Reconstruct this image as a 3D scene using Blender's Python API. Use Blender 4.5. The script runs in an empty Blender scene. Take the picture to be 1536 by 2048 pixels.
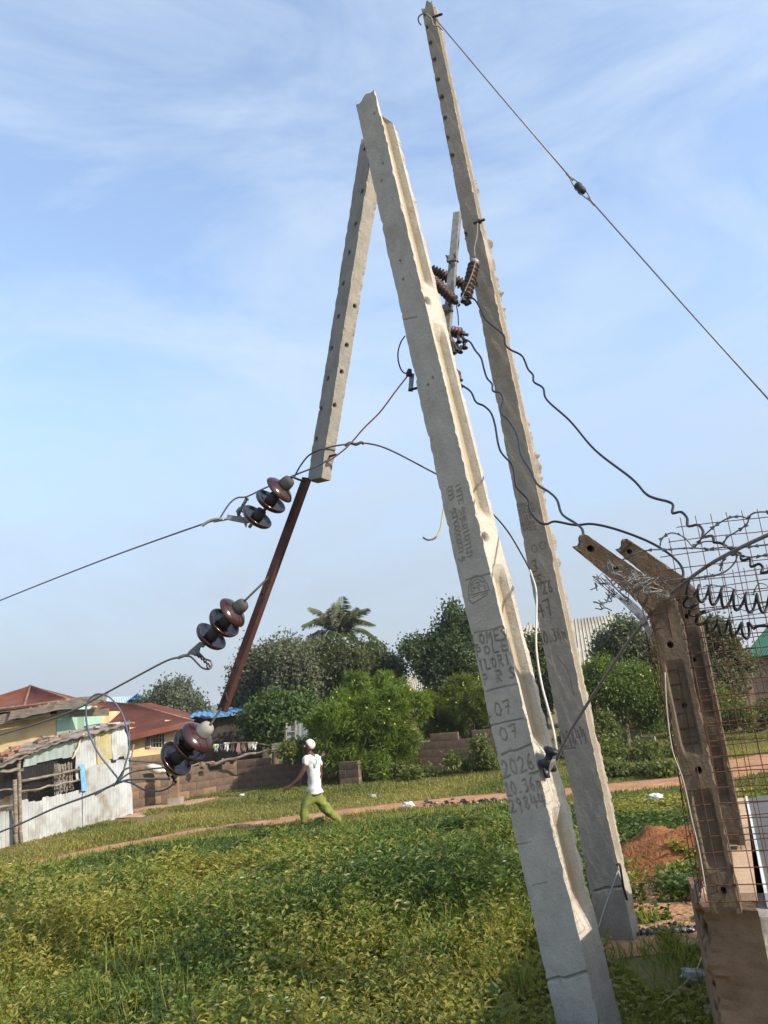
import bpy, math, random
import numpy as np
from mathutils import Vector, Matrix

random.seed(7)
rng = np.random.default_rng(11)
SC = bpy.context.scene
COL = SC.collection

# ------------------------------------------------------------------ camera
CZ = 2.3
PITCH, ROLL, FPX = math.radians(13.7), math.radians(6.0), 1538.0
_F = np.array([0, math.cos(PITCH), math.sin(PITCH)])
_R0 = np.array([1.0, 0, 0])
_U0 = np.array([0, -math.sin(PITCH), math.cos(PITCH)])
_R = _R0 * math.cos(ROLL) - _U0 * math.sin(ROLL)
_U = _U0 * math.cos(ROLL) + _R0 * math.sin(ROLL)
cam_data = bpy.data.cameras.new('camera')
cam = bpy.data.objects.new('camera', cam_data)
COL.objects.link(cam)
cam.matrix_world = Matrix(((_R[0], _U[0], -_F[0], 0), (_R[1], _U[1], -_F[1], 0), (_R[2], _U[2], -_F[2], CZ), (0, 0, 0, 1)))
cam_data.sensor_fit = 'HORIZONTAL'
cam_data.sensor_width = 36.0
cam_data.lens = 36.0 * FPX / 1536.0
cam_data.clip_start = 0.05
cam_data.clip_end = 6000
SC.camera = cam

# ------------------------------------------------------------------ sky and sun
SUN_AZ, SUN_EL = math.radians(121.0), math.radians(30.0)     # azimuth clockwise from +Y
world = bpy.data.worlds.new('World')
SC.world = world
world.use_nodes = True
wn, wl = world.node_tree.nodes, world.node_tree.links
wn.clear()
w_out = wn.new('ShaderNodeOutputWorld')
w_bg = wn.new('ShaderNodeBackground')
w_sky = wn.new('ShaderNodeTexSky')
w_sky.sky_type = 'NISHITA'
w_sky.sun_disc = False
w_sky.sun_elevation = SUN_EL
w_sky.sun_rotation = SUN_AZ
w_sky.air_density = 1.0
w_sky.dust_density = 2.0
w_sky.ozone_density = 2.2
w_bg.inputs['Strength'].default_value = 0.15
# thin high cloud: streaky noise over the sky direction
tc = wn.new('ShaderNodeTexCoord')
mp = wn.new('ShaderNodeMapping')
mp.inputs['Rotation'].default_value = (0.3, 0.5, 0.6)
mp.inputs['Scale'].default_value = (1.3, 2.6, 3.4)
nz = wn.new('ShaderNodeTexNoise')
nz.inputs['Scale'].default_value = 1.6
nz.inputs['Detail'].default_value = 7
nz.inputs['Roughness'].default_value = 0.62
nz.inputs['Distortion'].default_value = 0.5
cr = wn.new('ShaderNodeValToRGB')
cr.color_ramp.elements[0].position = 0.40
cr.color_ramp.elements[1].position = 0.68
cr.color_ramp.elements[0].color = (0.18, 0.18, 0.18, 1)
cr.color_ramp.elements[1].color = (0.80, 0.80, 0.80, 1)
mixc = wn.new('ShaderNodeMixRGB')
mixc.inputs[2].default_value = (2.55, 3.05, 3.60, 1)            # cloud radiance before the strength
wl.new(tc.outputs['Generated'], mp.inputs['Vector'])
wl.new(mp.outputs[0], nz.inputs['Vector'])
wl.new(nz.outputs['Fac'], cr.inputs[0])
wl.new(cr.outputs[0], mixc.inputs[0])
# haze band: the sky's lowest degrees fade to grey lilac all round
sep = wn.new('ShaderNodeSeparateXYZ')
wl.new(tc.outputs['Generated'], sep.inputs[0])
hz = wn.new('ShaderNodeMapRange')
hz.inputs['From Min'].default_value = -0.02
hz.inputs['From Max'].default_value = 0.48
hz.inputs['To Min'].default_value = 0.95
hz.inputs['To Max'].default_value = 0.0
hz.interpolation_type = 'SMOOTHSTEP'
wl.new(sep.outputs['Z'], hz.inputs['Value'])
mixh = wn.new('ShaderNodeMixRGB')
mixh.inputs[2].default_value = (1.62, 1.90, 2.28, 1)
hsv = wn.new('ShaderNodeHueSaturation')
hsv.inputs['Saturation'].default_value = 1.0
hsv.inputs['Value'].default_value = 1.25
wl.new(w_sky.outputs[0], hsv.inputs['Color'])
wl.new(hsv.outputs[0], mixc.inputs[1])
wl.new(mixc.outputs[0], mixh.inputs[1])
wl.new(hz.outputs[0], mixh.inputs[0])
wl.new(mixh.outputs[0], w_bg.inputs['Color'])
wl.new(w_bg.outputs[0], w_out.inputs['Surface'])

sun_data = bpy.data.lights.new('sun', 'SUN')
sun_data.energy = 3.6
sun_data.angle = math.radians(0.6)
sun_data.color = (1.0, 0.885, 0.72)
sun = bpy.data.objects.new('sun', sun_data)
COL.objects.link(sun)
_sd = Vector((math.sin(SUN_AZ) * math.cos(SUN_EL), math.cos(SUN_AZ) * math.cos(SUN_EL), math.sin(SUN_EL)))
sun.rotation_euler = _sd.to_track_quat('Z', 'Y').to_euler()
sun.location = (20, -15, 30)

SC.view_settings.view_transform = 'Standard'
SC.view_settings.look = 'None'
SC.view_settings.exposure = 0.92
SC.view_settings.gamma = 1.0
SC.view_settings.use_curve_mapping = False
SC.render.engine = 'CYCLES'
SC.cycles.max_bounces = 6
SC.cycles.transparent_max_bounces = 6
SC.cycles.use_denoising = True

# ------------------------------------------------------------------ helpers
def ray(px, py):
    d = _F * FPX + _R * (px - 768) + _U * (1024 - py)
    return d / d[1]

def at(px, py, Y):
    """Point of the place seen in direction (px, py) at distance Y in front."""
    return np.array([0, 0, CZ]) + ray(px, py) * Y

def gz(x, y):
    t = np.clip((11.5 - y) / 6.5, 0, 1)
    return 0.55 * t * t * (3 - 2 * t)

def gnd(px, py):
    d = ray(px, py)
    lo, hi = 1.0, 400.0
    for _ in range(50):
        m = (lo + hi) / 2
        p = np.array([0, 0, CZ]) + d * m
        if p[2] > gz(p[0], p[1]): lo = m
        else: hi = m
    return np.array([0, 0, CZ]) + d * lo

def proj(P):
    v = np.asarray(P, float) - np.array([0, 0, CZ])
    z = v @ _F
    return 768 + FPX * (v @ _R) / z, 1024 - FPX * (v @ _U) / z

def _hash(ix, iy, seed):
    h = (ix.astype(np.int64) * 374761393 + iy.astype(np.int64) * 668265263 + seed * 974711) & 0xffffffff
    h = ((h ^ (h >> 13)) * 1274126177) & 0xffffffff
    h = h ^ (h >> 16)
    return (h & 0xffffff) / float(0xffffff)

def vnoise(x, y, seed=0):
    x = np.asarray(x, float); y = np.asarray(y, float)
    x, y = np.broadcast_arrays(x, y)
    ix, iy = np.floor(x), np.floor(y)
    fx, fy = x - ix, y - iy
    fx = fx * fx * (3 - 2 * fx); fy = fy * fy * (3 - 2 * fy)
    a = _hash(ix, iy, seed); b = _hash(ix + 1, iy, seed); c = _hash(ix, iy + 1, seed); d = _hash(ix + 1, iy + 1, seed)
    return (a * (1 - fx) + b * fx) * (1 - fy) + (c * (1 - fx) + d * fx) * fy

def fbm(x, y, seed=0, o=4):
    r = 0; a = 0.5; t = 0
    for k in range(o):
        r = r + a * vnoise(x * 2 ** k, y * 2 ** k, seed + k * 17); t += a; a *= 0.5
    return r / t

ORIGIN = {}
def _tag(o, label=None, cat=None, group=None, kind=None):
    if label: o['label'] = label
    if cat: o['category'] = cat
    if group: o['group'] = group
    if kind: o['kind'] = kind
    return o

def thing(name, label, cat, loc=(0, 0, 0), group=None):
    o = bpy.data.objects.new(name, None)
    o.empty_display_size = 0.2
    COL.objects.link(o)
    o.location = tuple(float(v) for v in loc)
    ORIGIN[o] = np.array(loc, float)
    return _tag(o, label, cat, group)

class MB:
    """Collects shapes in world coordinates; build() links them as ONE mesh object."""
    def __init__(self): self.v = []; self.f = []; self.sm = []
    def add(self, vs, fs, smooth=False):
        b = len(self.v)
        self.v.extend([tuple(float(c) for c in p) for p in vs])
        self.f.extend([tuple(i + b for i in f) for f in fs])
        self.sm.extend([smooth] * len(fs))
        return self
    def box(self, c, size, rot=None):
        c = np.array(c, float); h = np.array(size, float) / 2
        vs = [np.array([x * h[0], y * h[1], z * h[2]]) for x in (-1, 1) for y in (-1, 1) for z in (-1, 1)]
        if rot is not None: vs = [np.array(rot) @ v for v in vs]
        return self.add([c + v for v in vs], [(0, 1, 3, 2), (4, 6, 7, 5), (0, 4, 5, 1), (2, 3, 7, 6), (0, 2, 6, 4), (1, 5, 7, 3)])
    def bar(self, a, b, w, d, side=(0, 0, 1)):
        """Box from a to b; w across, d along 'side'."""
        a = np.array(a, float); b = np.array(b, float); t = b - a; L = np.linalg.norm(t); t /= L
        s = np.array(side, float); s = s - t * (s @ t); s /= np.linalg.norm(s); r = np.cross(t, s)
        return self.box((a + b) / 2, (w, d, L), np.stack([r, s, t], 1))
    def tube(self, pts, rad, n=6, cap=True, smooth=True):
        pts = np.array(pts, float); m = len(pts)
        rad = np.broadcast_to(np.array(rad, float), (m,))
        tan = np.gradient(pts, axis=0); tan /= np.maximum(np.linalg.norm(tan, axis=1), 1e-9)[:, None]
        ref = np.array([0.31, 0.17, 0.94])
        if abs(tan[0] @ ref) > 0.9: ref = np.array([0.9, 0.3, 0.1])
        x = np.cross(tan[0], ref); x /= np.linalg.norm(x)
        vs = []
        for i in range(m):
            x = x - tan[i] * (x @ tan[i]); nx = np.linalg.norm(x)
            x = x / nx if nx > 1e-6 else np.cross(tan[i], ref)
            y = np.cross(tan[i], x)
            for k in range(n):
                a = 2 * math.pi * k / n
                vs.append(pts[i] + rad[i] * (x * math.cos(a) + y * math.sin(a)))
        fs = [(i * n + k, i * n + (k + 1) % n, (i + 1) * n + (k + 1) % n, (i + 1) * n + k) for i in range(m - 1) for k in range(n)]
        if cap: fs += [tuple(range(n - 1, -1, -1)), tuple((m - 1) * n + k for k in range(n))]
        return self.add(vs, fs, smooth)
    def lathe(self, prof, o, axis, n=20, smooth=True):
        """prof: (radius, height along axis)."""
        o = np.array(o, float); t = np.array(axis, float); t /= np.linalg.norm(t)
        ref = np.array([0, 0, 1.0]) if abs(t[2]) < 0.9 else np.array([1.0, 0, 0])
        x = np.cross(t, ref); x /= np.linalg.norm(x); y = np.cross(t, x)
        vs = [o + t * h + r * (x * math.cos(2 * math.pi * k / n) + y * math.sin(2 * math.pi * k / n)) for r, h in prof for k in range(n)]
        m = len(prof)
        fs = [(i * n + k, (i + 1) * n + k, (i + 1) * n + (k + 1) % n, i * n + (k + 1) % n) for i in range(m - 1) for k in range(n)]
        fs += [tuple(range(n)), tuple((m - 1) * n + k for k in range(n - 1, -1, -1))]
        return self.add(vs, fs, smooth)
    def prism(self, poly, ext):
        """Polygon (3-D points, planar) extruded by vector ext."""
        p = [np.array(q, float) for q in poly]; n = len(p); e = np.array(ext, float)
        fs = [tuple(range(n - 1, -1, -1)), tuple(range(n, 2 * n))] + [(k, (k + 1) % n, n + (k + 1) % n, n + k) for k in range(n)]
        return self.add(p + [q + e for q in p], fs)
    def grid(self, P, smooth=True):
        """P: array (m, n, 3)."""
        m, n = P.shape[:2]
        return self.add(P.reshape(-1, 3), [(i * n + j, i * n + j + 1, (i + 1) * n + j + 1, (i + 1) * n + j) for i in range(m - 1) for j in range(n - 1)], smooth)
    def build(self, name, mat, parent=None, label=None, cat=None, group=None, kind=None, loc=None):
        me = bpy.data.meshes.new(name)
        org = ORIGIN.get(parent)
        if org is None: org = np.array(loc, float) if loc is not None else np.zeros(3)
        me.from_pydata([tuple(np.array(p) - org) for p in self.v], [], self.f)
        me.polygons.foreach_set('use_smooth', self.sm)
        me.materials.append(mat)
        me.validate()
        me.update()
        return link(name, me, parent, org, label, cat, group, kind)

def link(name, me, parent, org, label=None, cat=None, group=None, kind=None):
    o = bpy.data.objects.new(name, me)
    COL.objects.link(o)
    if parent is not None: o.parent = parent
    else: o.location = tuple(float(v) for v in org)
    ORIGIN[o] = org
    return _tag(o, label, cat, group, kind)

def fast_mesh(name, V, FA, mat, cols=None, smooth=False, attrs=None):
    """V (n,3), FA (m,k) arrays -> mesh, fast."""
    me = bpy.data.meshes.new(name)
    n, (m, k) = len(V), FA.shape
    me.vertices.add(n); me.vertices.foreach_set('co', np.ascontiguousarray(V, np.float32).ravel())
    me.loops.add(m * k); me.loops.foreach_set('vertex_index', np.ascontiguousarray(FA, np.int32).ravel())
    me.polygons.add(m)
    me.polygons.foreach_set('loop_start', np.arange(0, m * k, k, dtype=np.int32))
    me.polygons.foreach_set('loop_total', np.full(m, k, np.int32))
    me.polygons.foreach_set('use_smooth', np.full(m, smooth, bool))
    me.update(calc_edges=True)
    if cols is not None:
        a = me.attributes.new('Col', 'FLOAT_COLOR', 'POINT')
        a.data.foreach_set('color', np.ascontiguousarray(np.concatenate([cols, np.ones((n, 1))], 1), np.float32).ravel())
    for nm, arr in (attrs or {}).items():
        a = me.attributes.new(nm, 'FLOAT', 'POINT')
        a.data.foreach_set('value', np.ascontiguousarray(arr, np.float32))
    me.materials.append(mat)
    return me

def unit(v):
    v = np.asarray(v, float)
    return v / np.maximum(np.linalg.norm(v, axis=-1, keepdims=True), 1e-9)

def smooth_path(P, n):
    """Catmull-Rom through the points."""
    P = np.array(P, float); P = np.vstack([2 * P[0] - P[1], P, 2 * P[-1] - P[-2]])
    m = len(P) - 3; out = []
    for i in range(m):
        t = np.linspace(0, 1, n, endpoint=(i == m - 1))[:, None]
        p0, p1, p2, p3 = P[i:i + 4]
        out.append(0.5 * (2 * p1 + (p2 - p0) * t + (2 * p0 - 5 * p1 + 4 * p2 - p3) * t ** 2 + (3 * p1 - p0 - 3 * p2 + p3) * t ** 3))
    return np.vstack(out)

def wire_pts(px, Y0, Y1, n=8):
    """A traced run of wire hung between two distances, as points of the place."""
    q = np.array(px, float)
    L = np.concatenate([[0], np.cumsum(np.linalg.norm(np.diff(q, axis=0), axis=1))]); L /= L[-1]
    return smooth_path([at(a, b, Y0 + (Y1 - Y0) * t) for (a, b), t in zip(q, L)], n)

# ------------------------------------------------------------------ materials
M = {}
def nodes_of(name):
    m = bpy.data.materials.new(name); m.use_nodes = True
    M[name] = m
    nt = m.node_tree
    return m, nt.nodes, nt.links, nt.nodes['Principled BSDF']

def mat(name, c1, c2=None, scale=6.0, rough=0.8, metal=0.0, bump=0.0, bump_scale=40.0, c3=None, scale3=1.5, stretch=(1, 1, 1), spec=0.3, lo=0.35, hi=0.65, dist=0.01):
    m, n, l, b = nodes_of(name)
    b.inputs['Roughness'].default_value = rough
    b.inputs['Metallic'].default_value = metal
    b.inputs['Specular IOR Level'].default_value = spec
    tc = n.new('ShaderNodeTexCoord'); mp = n.new('ShaderNodeMapping'); mp.inputs['Scale'].default_value = stretch
    l.new(tc.outputs['Object'], mp.inputs[0])
    out = None
    if c2 is not None:
        nz = n.new('ShaderNodeTexNoise'); nz.inputs['Scale'].default_value = scale; nz.inputs['Detail'].default_value = 6; nz.inputs['Roughness'].default_value = 0.62
        l.new(mp.outputs[0], nz.inputs['Vector'])
        r = n.new('ShaderNodeValToRGB'); r.color_ramp.elements[0].position = lo; r.color_ramp.elements[1].position = hi
        r.color_ramp.elements[0].color = (*c1, 1); r.color_ramp.elements[1].color = (*c2, 1)
        l.new(nz.outputs['Fac'], r.inputs[0]); out = r.outputs[0]
        if c3 is not None:
            n3 = n.new('ShaderNodeTexNoise'); n3.inputs['Scale'].default_value = scale3; n3.inputs['Detail'].default_value = 5
            l.new(mp.outputs[0], n3.inputs['Vector'])
            r3 = n.new('ShaderNodeValToRGB'); r3.color_ramp.elements[0].position = 0.5; r3.color_ramp.elements[1].position = 0.68
            l.new(n3.outputs['Fac'], r3.inputs[0])
            mx = n.new('ShaderNodeMixRGB'); mx.inputs[2].default_value = (*c3, 1)
            l.new(r3.outputs[0], mx.inputs[0]); l.new(out, mx.inputs[1]); out = mx.outputs[0]
        l.new(out, b.inputs['Base Color'])
    else:
        b.inputs['Base Color'].default_value = (*c1, 1)
    if bump:
        nb = n.new('ShaderNodeTexNoise'); nb.inputs['Scale'].default_value = bump_scale; nb.inputs['Detail'].default_value = 5
        l.new(mp.outputs[0], nb.inputs['Vector'])
        bp = n.new('ShaderNodeBump'); bp.inputs['Strength'].default_value = bump; bp.inputs['Distance'].default_value = dist
        l.new(nb.outputs['Fac'], bp.inputs['Height']); l.new(bp.outputs[0], b.inputs['Normal'])
    return m

def leaf_mat(name, trans=0.35, rough=0.55):
    m, n, l, b = nodes_of(name)
    a = n.new('ShaderNodeAttribute'); a.attribute_name = 'Col'
    l.new(a.outputs['Color'], b.inputs['Base Color'])
    b.inputs['Roughness'].default_value = rough
    b.inputs['Specular IOR Level'].default_value = 0.35
    tr = n.new('ShaderNodeBsdfTranslucent')
    g = n.new('ShaderNodeMixRGB'); g.blend_type = 'MULTIPLY'; g.inputs[0].default_value = 1; g.inputs[2].default_value = (1.5, 1.5, 0.7, 1)
    l.new(a.outputs['Color'], g.inputs[1]); l.new(g.outputs[0], tr.inputs['Color'])
    mx = n.new('ShaderNodeMixShader'); mx.inputs[0].default_value = trans
    l.new(b.outputs[0], mx.inputs[1]); l.new(tr.outputs[0], mx.inputs[2])
    l.new(mx.outputs[0], n['Material Output'].inputs['Surface'])
    return m

def concrete(name, c1, c2, stain, groove=(0.12, 0.105, 0.09), stain_lo=0.55, channel_tan=(0.30, 0.245, 0.165), streak=None):
    m, n, l, b = nodes_of(name)
    b.inputs['Roughness'].default_value = 0.9; b.inputs['Specular IOR Level'].default_value = 0.2
    tc = n.new('ShaderNodeTexCoord')
    def noise(s, d=6, ro=0.6, vec=None):
        q = n.new('ShaderNodeTexNoise'); q.inputs['Scale'].default_value = s; q.inputs['Detail'].default_value = d; q.inputs['Roughness'].default_value = ro
        l.new(vec or tc.outputs['Object'], q.inputs['Vector']); return q.outputs['Fac']
    def ramp(f, a, c, p0, p1):
        r = n.new('ShaderNodeValToRGB'); r.color_ramp.elements[0].position = p0; r.color_ramp.elements[1].position = p1
        r.color_ramp.elements[0].color = (*a, 1); r.color_ramp.elements[1].color = (*c, 1); l.new(f, r.inputs[0]); return r.outputs[0]
    base = ramp(noise(9), c1, c2, 0.3, 0.7)
    svec = None
    if streak:
        smp = n.new('ShaderNodeMapping'); smp.inputs['Scale'].default_value = (1, 1, streak); l.new(tc.outputs['Object'], smp.inputs[0]); svec = smp.outputs[0]
    st = ramp(noise(2.3 if not streak else 16, 7, 0.65, svec), (0, 0, 0), (1, 1, 1), stain_lo, 0.78)
    mx = n.new('ShaderNodeMixRGB'); mx.inputs[2].default_value = (*stain, 1); l.new(st, mx.inputs[0]); l.new(base, mx.inputs[1])
    pits = ramp(noise(130, 2, 0.5), (0.75, 0.72, 0.7), (1, 1, 1), 0.30, 0.42)
    mu = n.new('ShaderNodeMixRGB'); mu.blend_type = 'MULTIPLY'; mu.inputs[0].default_value = 1; l.new(mx.outputs[0], mu.inputs[1]); l.new(pits, mu.inputs[2])
    ad_ = n.new('ShaderNodeAttribute'); ad_.attribute_name = 'channel_tan'  # tan tint for the recessed side channels
    md = n.new('ShaderNodeMixRGB'); md.inputs[2].default_value = (*channel_tan, 1); l.new(ad_.outputs['Fac'], md.inputs[0]); l.new(mu.outputs[0], md.inputs[1]); mu = md
    at_ = n.new('ShaderNodeAttribute'); at_.attribute_name = 'groove'
    mg = n.new('ShaderNodeMixRGB'); mg.inputs[2].default_value = (*groove, 1); l.new(at_.outputs['Fac'], mg.inputs[0]); l.new(mu.outputs[0], mg.inputs[1])
    l.new(mg.outputs[0], b.inputs['Base Color'])
    bp = n.new('ShaderNodeBump'); bp.inputs['Strength'].default_value = 0.8; bp.inputs['Distance'].default_value = 0.007
    ad = n.new('ShaderNodeMath'); ad.operation = 'ADD'; l.new(noise(45, 6, 0.7), ad.inputs[0]); l.new(noise(14, 5, 0.7), ad.inputs[1])
    l.new(ad.outputs[0], bp.inputs['Height']); l.new(bp.outputs[0], b.inputs['Normal'])
    return m

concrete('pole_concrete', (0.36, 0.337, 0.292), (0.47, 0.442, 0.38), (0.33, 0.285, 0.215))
concrete('rear_concrete', (0.265, 0.235, 0.195), (0.345, 0.31, 0.26), (0.25, 0.20, 0.145), groove=(0.08, 0.06, 0.045))
concrete('broken_concrete', (0.20, 0.19, 0.172), (0.29, 0.275, 0.245), (0.30, 0.265, 0.20), groove=(0.03, 0.028, 0.025))
concrete('post_concrete', (0.105, 0.08, 0.056), (0.165, 0.125, 0.088), (0.055, 0.036, 0.022), groove=(0.03, 0.02, 0.015), streak=.10, stain_lo=.46)
concrete('mud_plaster', (0.15, 0.098, 0.06), (0.23, 0.155, 0.098), (0.11, 0.068, 0.04))
concrete('grey_concrete', (0.33, 0.31, 0.28), (0.42, 0.40, 0.36), (0.30, 0.25, 0.2))
concrete('tan_concrete', (0.42, 0.29, 0.19), (0.52, 0.37, 0.25), (0.36, 0.25, 0.17))
leaf_mat('leaf'); leaf_mat('dull_leaf', 0.2, 0.7)
leaf_mat('petal', 0.4, 0.7)
mat('galvanised', (0.19, 0.19, 0.185), (0.29, 0.285, 0.275), 30, 0.6, 0.4)
mat('dark_steel', (0.028, 0.027, 0.027), (0.06, 0.055, 0.052), 30, 0.6, 0.2)
mat('fitting_grey', (0.15, 0.155, 0.16), (0.24, 0.24, 0.24), 40, 0.55, 0.3)
mat('rusty_steel', (0.042, 0.019, 0.016), (0.07, 0.030, 0.023), 18, 0.75, 0.1, 0.3, 60, (0.045, 0.02, 0.018), 5)
mat('painted_hole_dark', (0.012, 0.011, 0.01))  # black colour standing in for the shade inside the crossarm openings
mat('brown_porcelain', (0.022, 0.0085, 0.0075), (0.036, 0.013, 0.011), 5, 0.16, spec=0.6)
mat('cap_grey', (0.04, 0.043, 0.043), (0.068, 0.069, 0.067), 30, 0.7, 0.1)
mat('cap_light', (0.20, 0.195, 0.175), (0.27, 0.26, 0.235), 30, 0.7)
mat('polymer_brown', (0.045, 0.028, 0.022), (0.075, 0.045, 0.035), 20, 0.5)
mat('black_rubber', (0.012, 0.012, 0.013), rough=0.45, c2=(0.022, 0.022, 0.024), scale=30)
mat('bare_wire', (0.16, 0.155, 0.15), (0.24, 0.23, 0.22), 60, 0.5, 0.5)
mat('rusty_wire', (0.075, 0.035, 0.02), (0.13, 0.06, 0.035), 40, 0.75, 0.2)
mat('steel_wire', (0.07, 0.07, 0.075), (0.13, 0.13, 0.135), 40, 0.5, 0.5)
mat('razor_steel', (0.13, 0.13, 0.135), (0.22, 0.22, 0.22), 40, 0.5, 0.7)
mat('white_cable', (0.40, 0.39, 0.33), (0.46, 0.45, 0.38), 20, 0.6)
mat('copper_wire', (0.50, 0.25, 0.17), (0.60, 0.33, 0.24), 40, 0.45, 0.4)
mat('yellow_wire', (0.35, 0.27, 0.1), (0.42, 0.33, 0.14), 40, 0.5)
mat('blue_wire', (0.05, 0.08, 0.13), (0.08, 0.12, 0.18), 20, 0.5)
mat('grey_cable', (0.17, 0.155, 0.148), (0.25, 0.23, 0.22), 90, 0.6, 0.3, 0.3, 120)
# ------------------------------------------------------------------ ground
def soil_mat(name, cols, scale, bump=0.6):
    m, n, l, b = nodes_of(name)
    b.inputs['Roughness'].default_value = 0.95; b.inputs['Specular IOR Level'].default_value = 0.1
    tc = n.new('ShaderNodeTexCoord')
    nz = n.new('ShaderNodeTexNoise'); nz.inputs['Scale'].default_value = scale; nz.inputs['Detail'].default_value = 9; nz.inputs['Roughness'].default_value = 0.68
    l.new(tc.outputs['Object'], nz.inputs['Vector'])
    r = n.new('ShaderNodeValToRGB')
    while len(r.color_ramp.elements) < len(cols): r.color_ramp.elements.new(0.5)
    for e, (p, c) in zip(r.color_ramp.elements, cols): e.position = p; e.color = (*c, 1)
    l.new(nz.outputs['Fac'], r.inputs[0]); l.new(r.outputs[0], b.inputs['Base Color'])
    n2 = n.new('ShaderNodeTexNoise'); n2.inputs['Scale'].default_value = scale * 9; n2.inputs['Detail'].default_value = 6
    l.new(tc.outputs['Object'], n2.inputs['Vector'])
    bp = n.new('ShaderNodeBump'); bp.inputs['Strength'].default_value = bump; bp.inputs['Distance'].default_value = 0.04
    l.new(n2.outputs['Fac'], bp.inputs['Height']); l.new(bp.outputs[0], b.inputs['Normal'])
    return m
soil_mat('ground_soil', [(0.30, (0.085, 0.09, 0.03)), (0.44, (0.15, 0.13, 0.05)), (0.56, (0.17, 0.12, 0.055)), (0.70, (0.22, 0.115, 0.055))], 0.9)
soil_mat('red_soil', [(0.28, (0.24, 0.12, 0.06)), (0.5, (0.37, 0.20, 0.11)), (0.72, (0.45, 0.28, 0.17))], 2.2, 0.9)
soil_mat('pale_soil', [(0.3, (0.30, 0.17, 0.10)), (0.7, (0.43, 0.29, 0.19))], 2.0)
soil_mat('mound_soil', [(0.28, (0.13, 0.052, 0.02)), (0.5, (0.24, 0.098, 0.038)), (0.75, (0.31, 0.15, 0.065))], 3.0, 1.0)
mat('hill_green', (0.05, 0.075, 0.045), (0.09, 0.11, 0.06), 0.02, 0.95)

t = np.linspace(-1, 1, 181)
gx = 1500 * (0.02 * t + 0.98 * t ** 5)
gy = 9 + 1500 * (0.02 * t + 0.98 * t ** 5)
GX, GY = np.meshgrid(gx, gy, indexing='ij')
GZ = gz(GX, GY) + 0.05 * (fbm(GX * 0.7, GY * 0.7, 3) - 0.5) * np.clip((GY - 3) / 2, 0, 1)
def terr(x, y): return gz(x, y) + 0.05 * (fbm(np.asarray(x) * 0.7, np.asarray(y) * 0.7, 3) - 0.5)
mb = MB(); mb.grid(np.stack([GX, GY, GZ], -1).transpose(1, 0, 2)); mb.build('ground', M['ground_soil'], kind='structure')

def strip(name, m, px, half, seed, lift=0.02, nseg=14, cols=9):
    P = smooth_path([gnd(a, b) for a, b in px], nseg)
    T = unit(np.gradient(P, axis=0)); N = np.stack([-T[:, 1], T[:, 0]], 1)
    h = np.interp(np.linspace(0, 1, len(P)), np.linspace(0, 1, len(half)), half)
    s = np.arange(len(P)) * 0.37
    hl = h * (0.65 + 0.7 * fbm(s, s * 0 + 1, seed)); hr = h * (0.65 + 0.7 * fbm(s, s * 0 + 9, seed + 5))
    G = np.zeros((len(P), cols, 3))
    for k in range(cols):
        u = -1 + 2 * k / (cols - 1)
        w = np.where(u < 0, hr, hl) * u
        G[:, k, 0] = P[:, 0] + N[:, 0] * w; G[:, k, 1] = P[:, 1] + N[:, 1] * w
        G[:, k, 2] = terr(G[:, k, 0], G[:, k, 1]) + lift * (1 - u ** 4) - 0.008 * (abs(u) == 1)
    mb = MB(); mb.grid(G.transpose(1, 0, 2)); return mb.build(name, M[m], kind='structure'), P, h
path_px = [(-160, 1768), (0, 1738), (130, 1716), (250, 1690), (420, 1660), (600, 1637), (760, 1617), (900, 1604), (1060, 1592), (1220, 1577), (1380, 1558), (1480, 1536), (1620, 1510)]
path_o, PATH, PATH_H = strip('path', 'red_soil', path_px, [0.55, 0.5, 0.45, 0.5, 0.5, 0.55, 0.6, 0.75, 0.9, 0.9, 1.0, 1.3, 1.5], 21)
strip('wall_path', 'pale_soil', [(225, 1640), (300, 1618), (370, 1607), (440, 1592), (520, 1581)], [0.8, 0.7, 0.6, 0.4, 0.25], 31)

# distant ridge
xs = np.linspace(-900, 900, 160); rows = []
for k, (yy, f) in enumerate([(640, 0), (700, 0.55), (780, 1.0), (900, 0.6), (1000, -0.05)]):
    rows.append(np.stack([xs, np.full_like(xs, yy), f * (6 + 24 * fbm(xs * 0.006 + 5, xs * 0 + 2, 8, 4))], 1))
mb = MB(); mb.grid(np.array(rows)); mb.build('hills', M['hill_green'], kind='structure')

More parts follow.
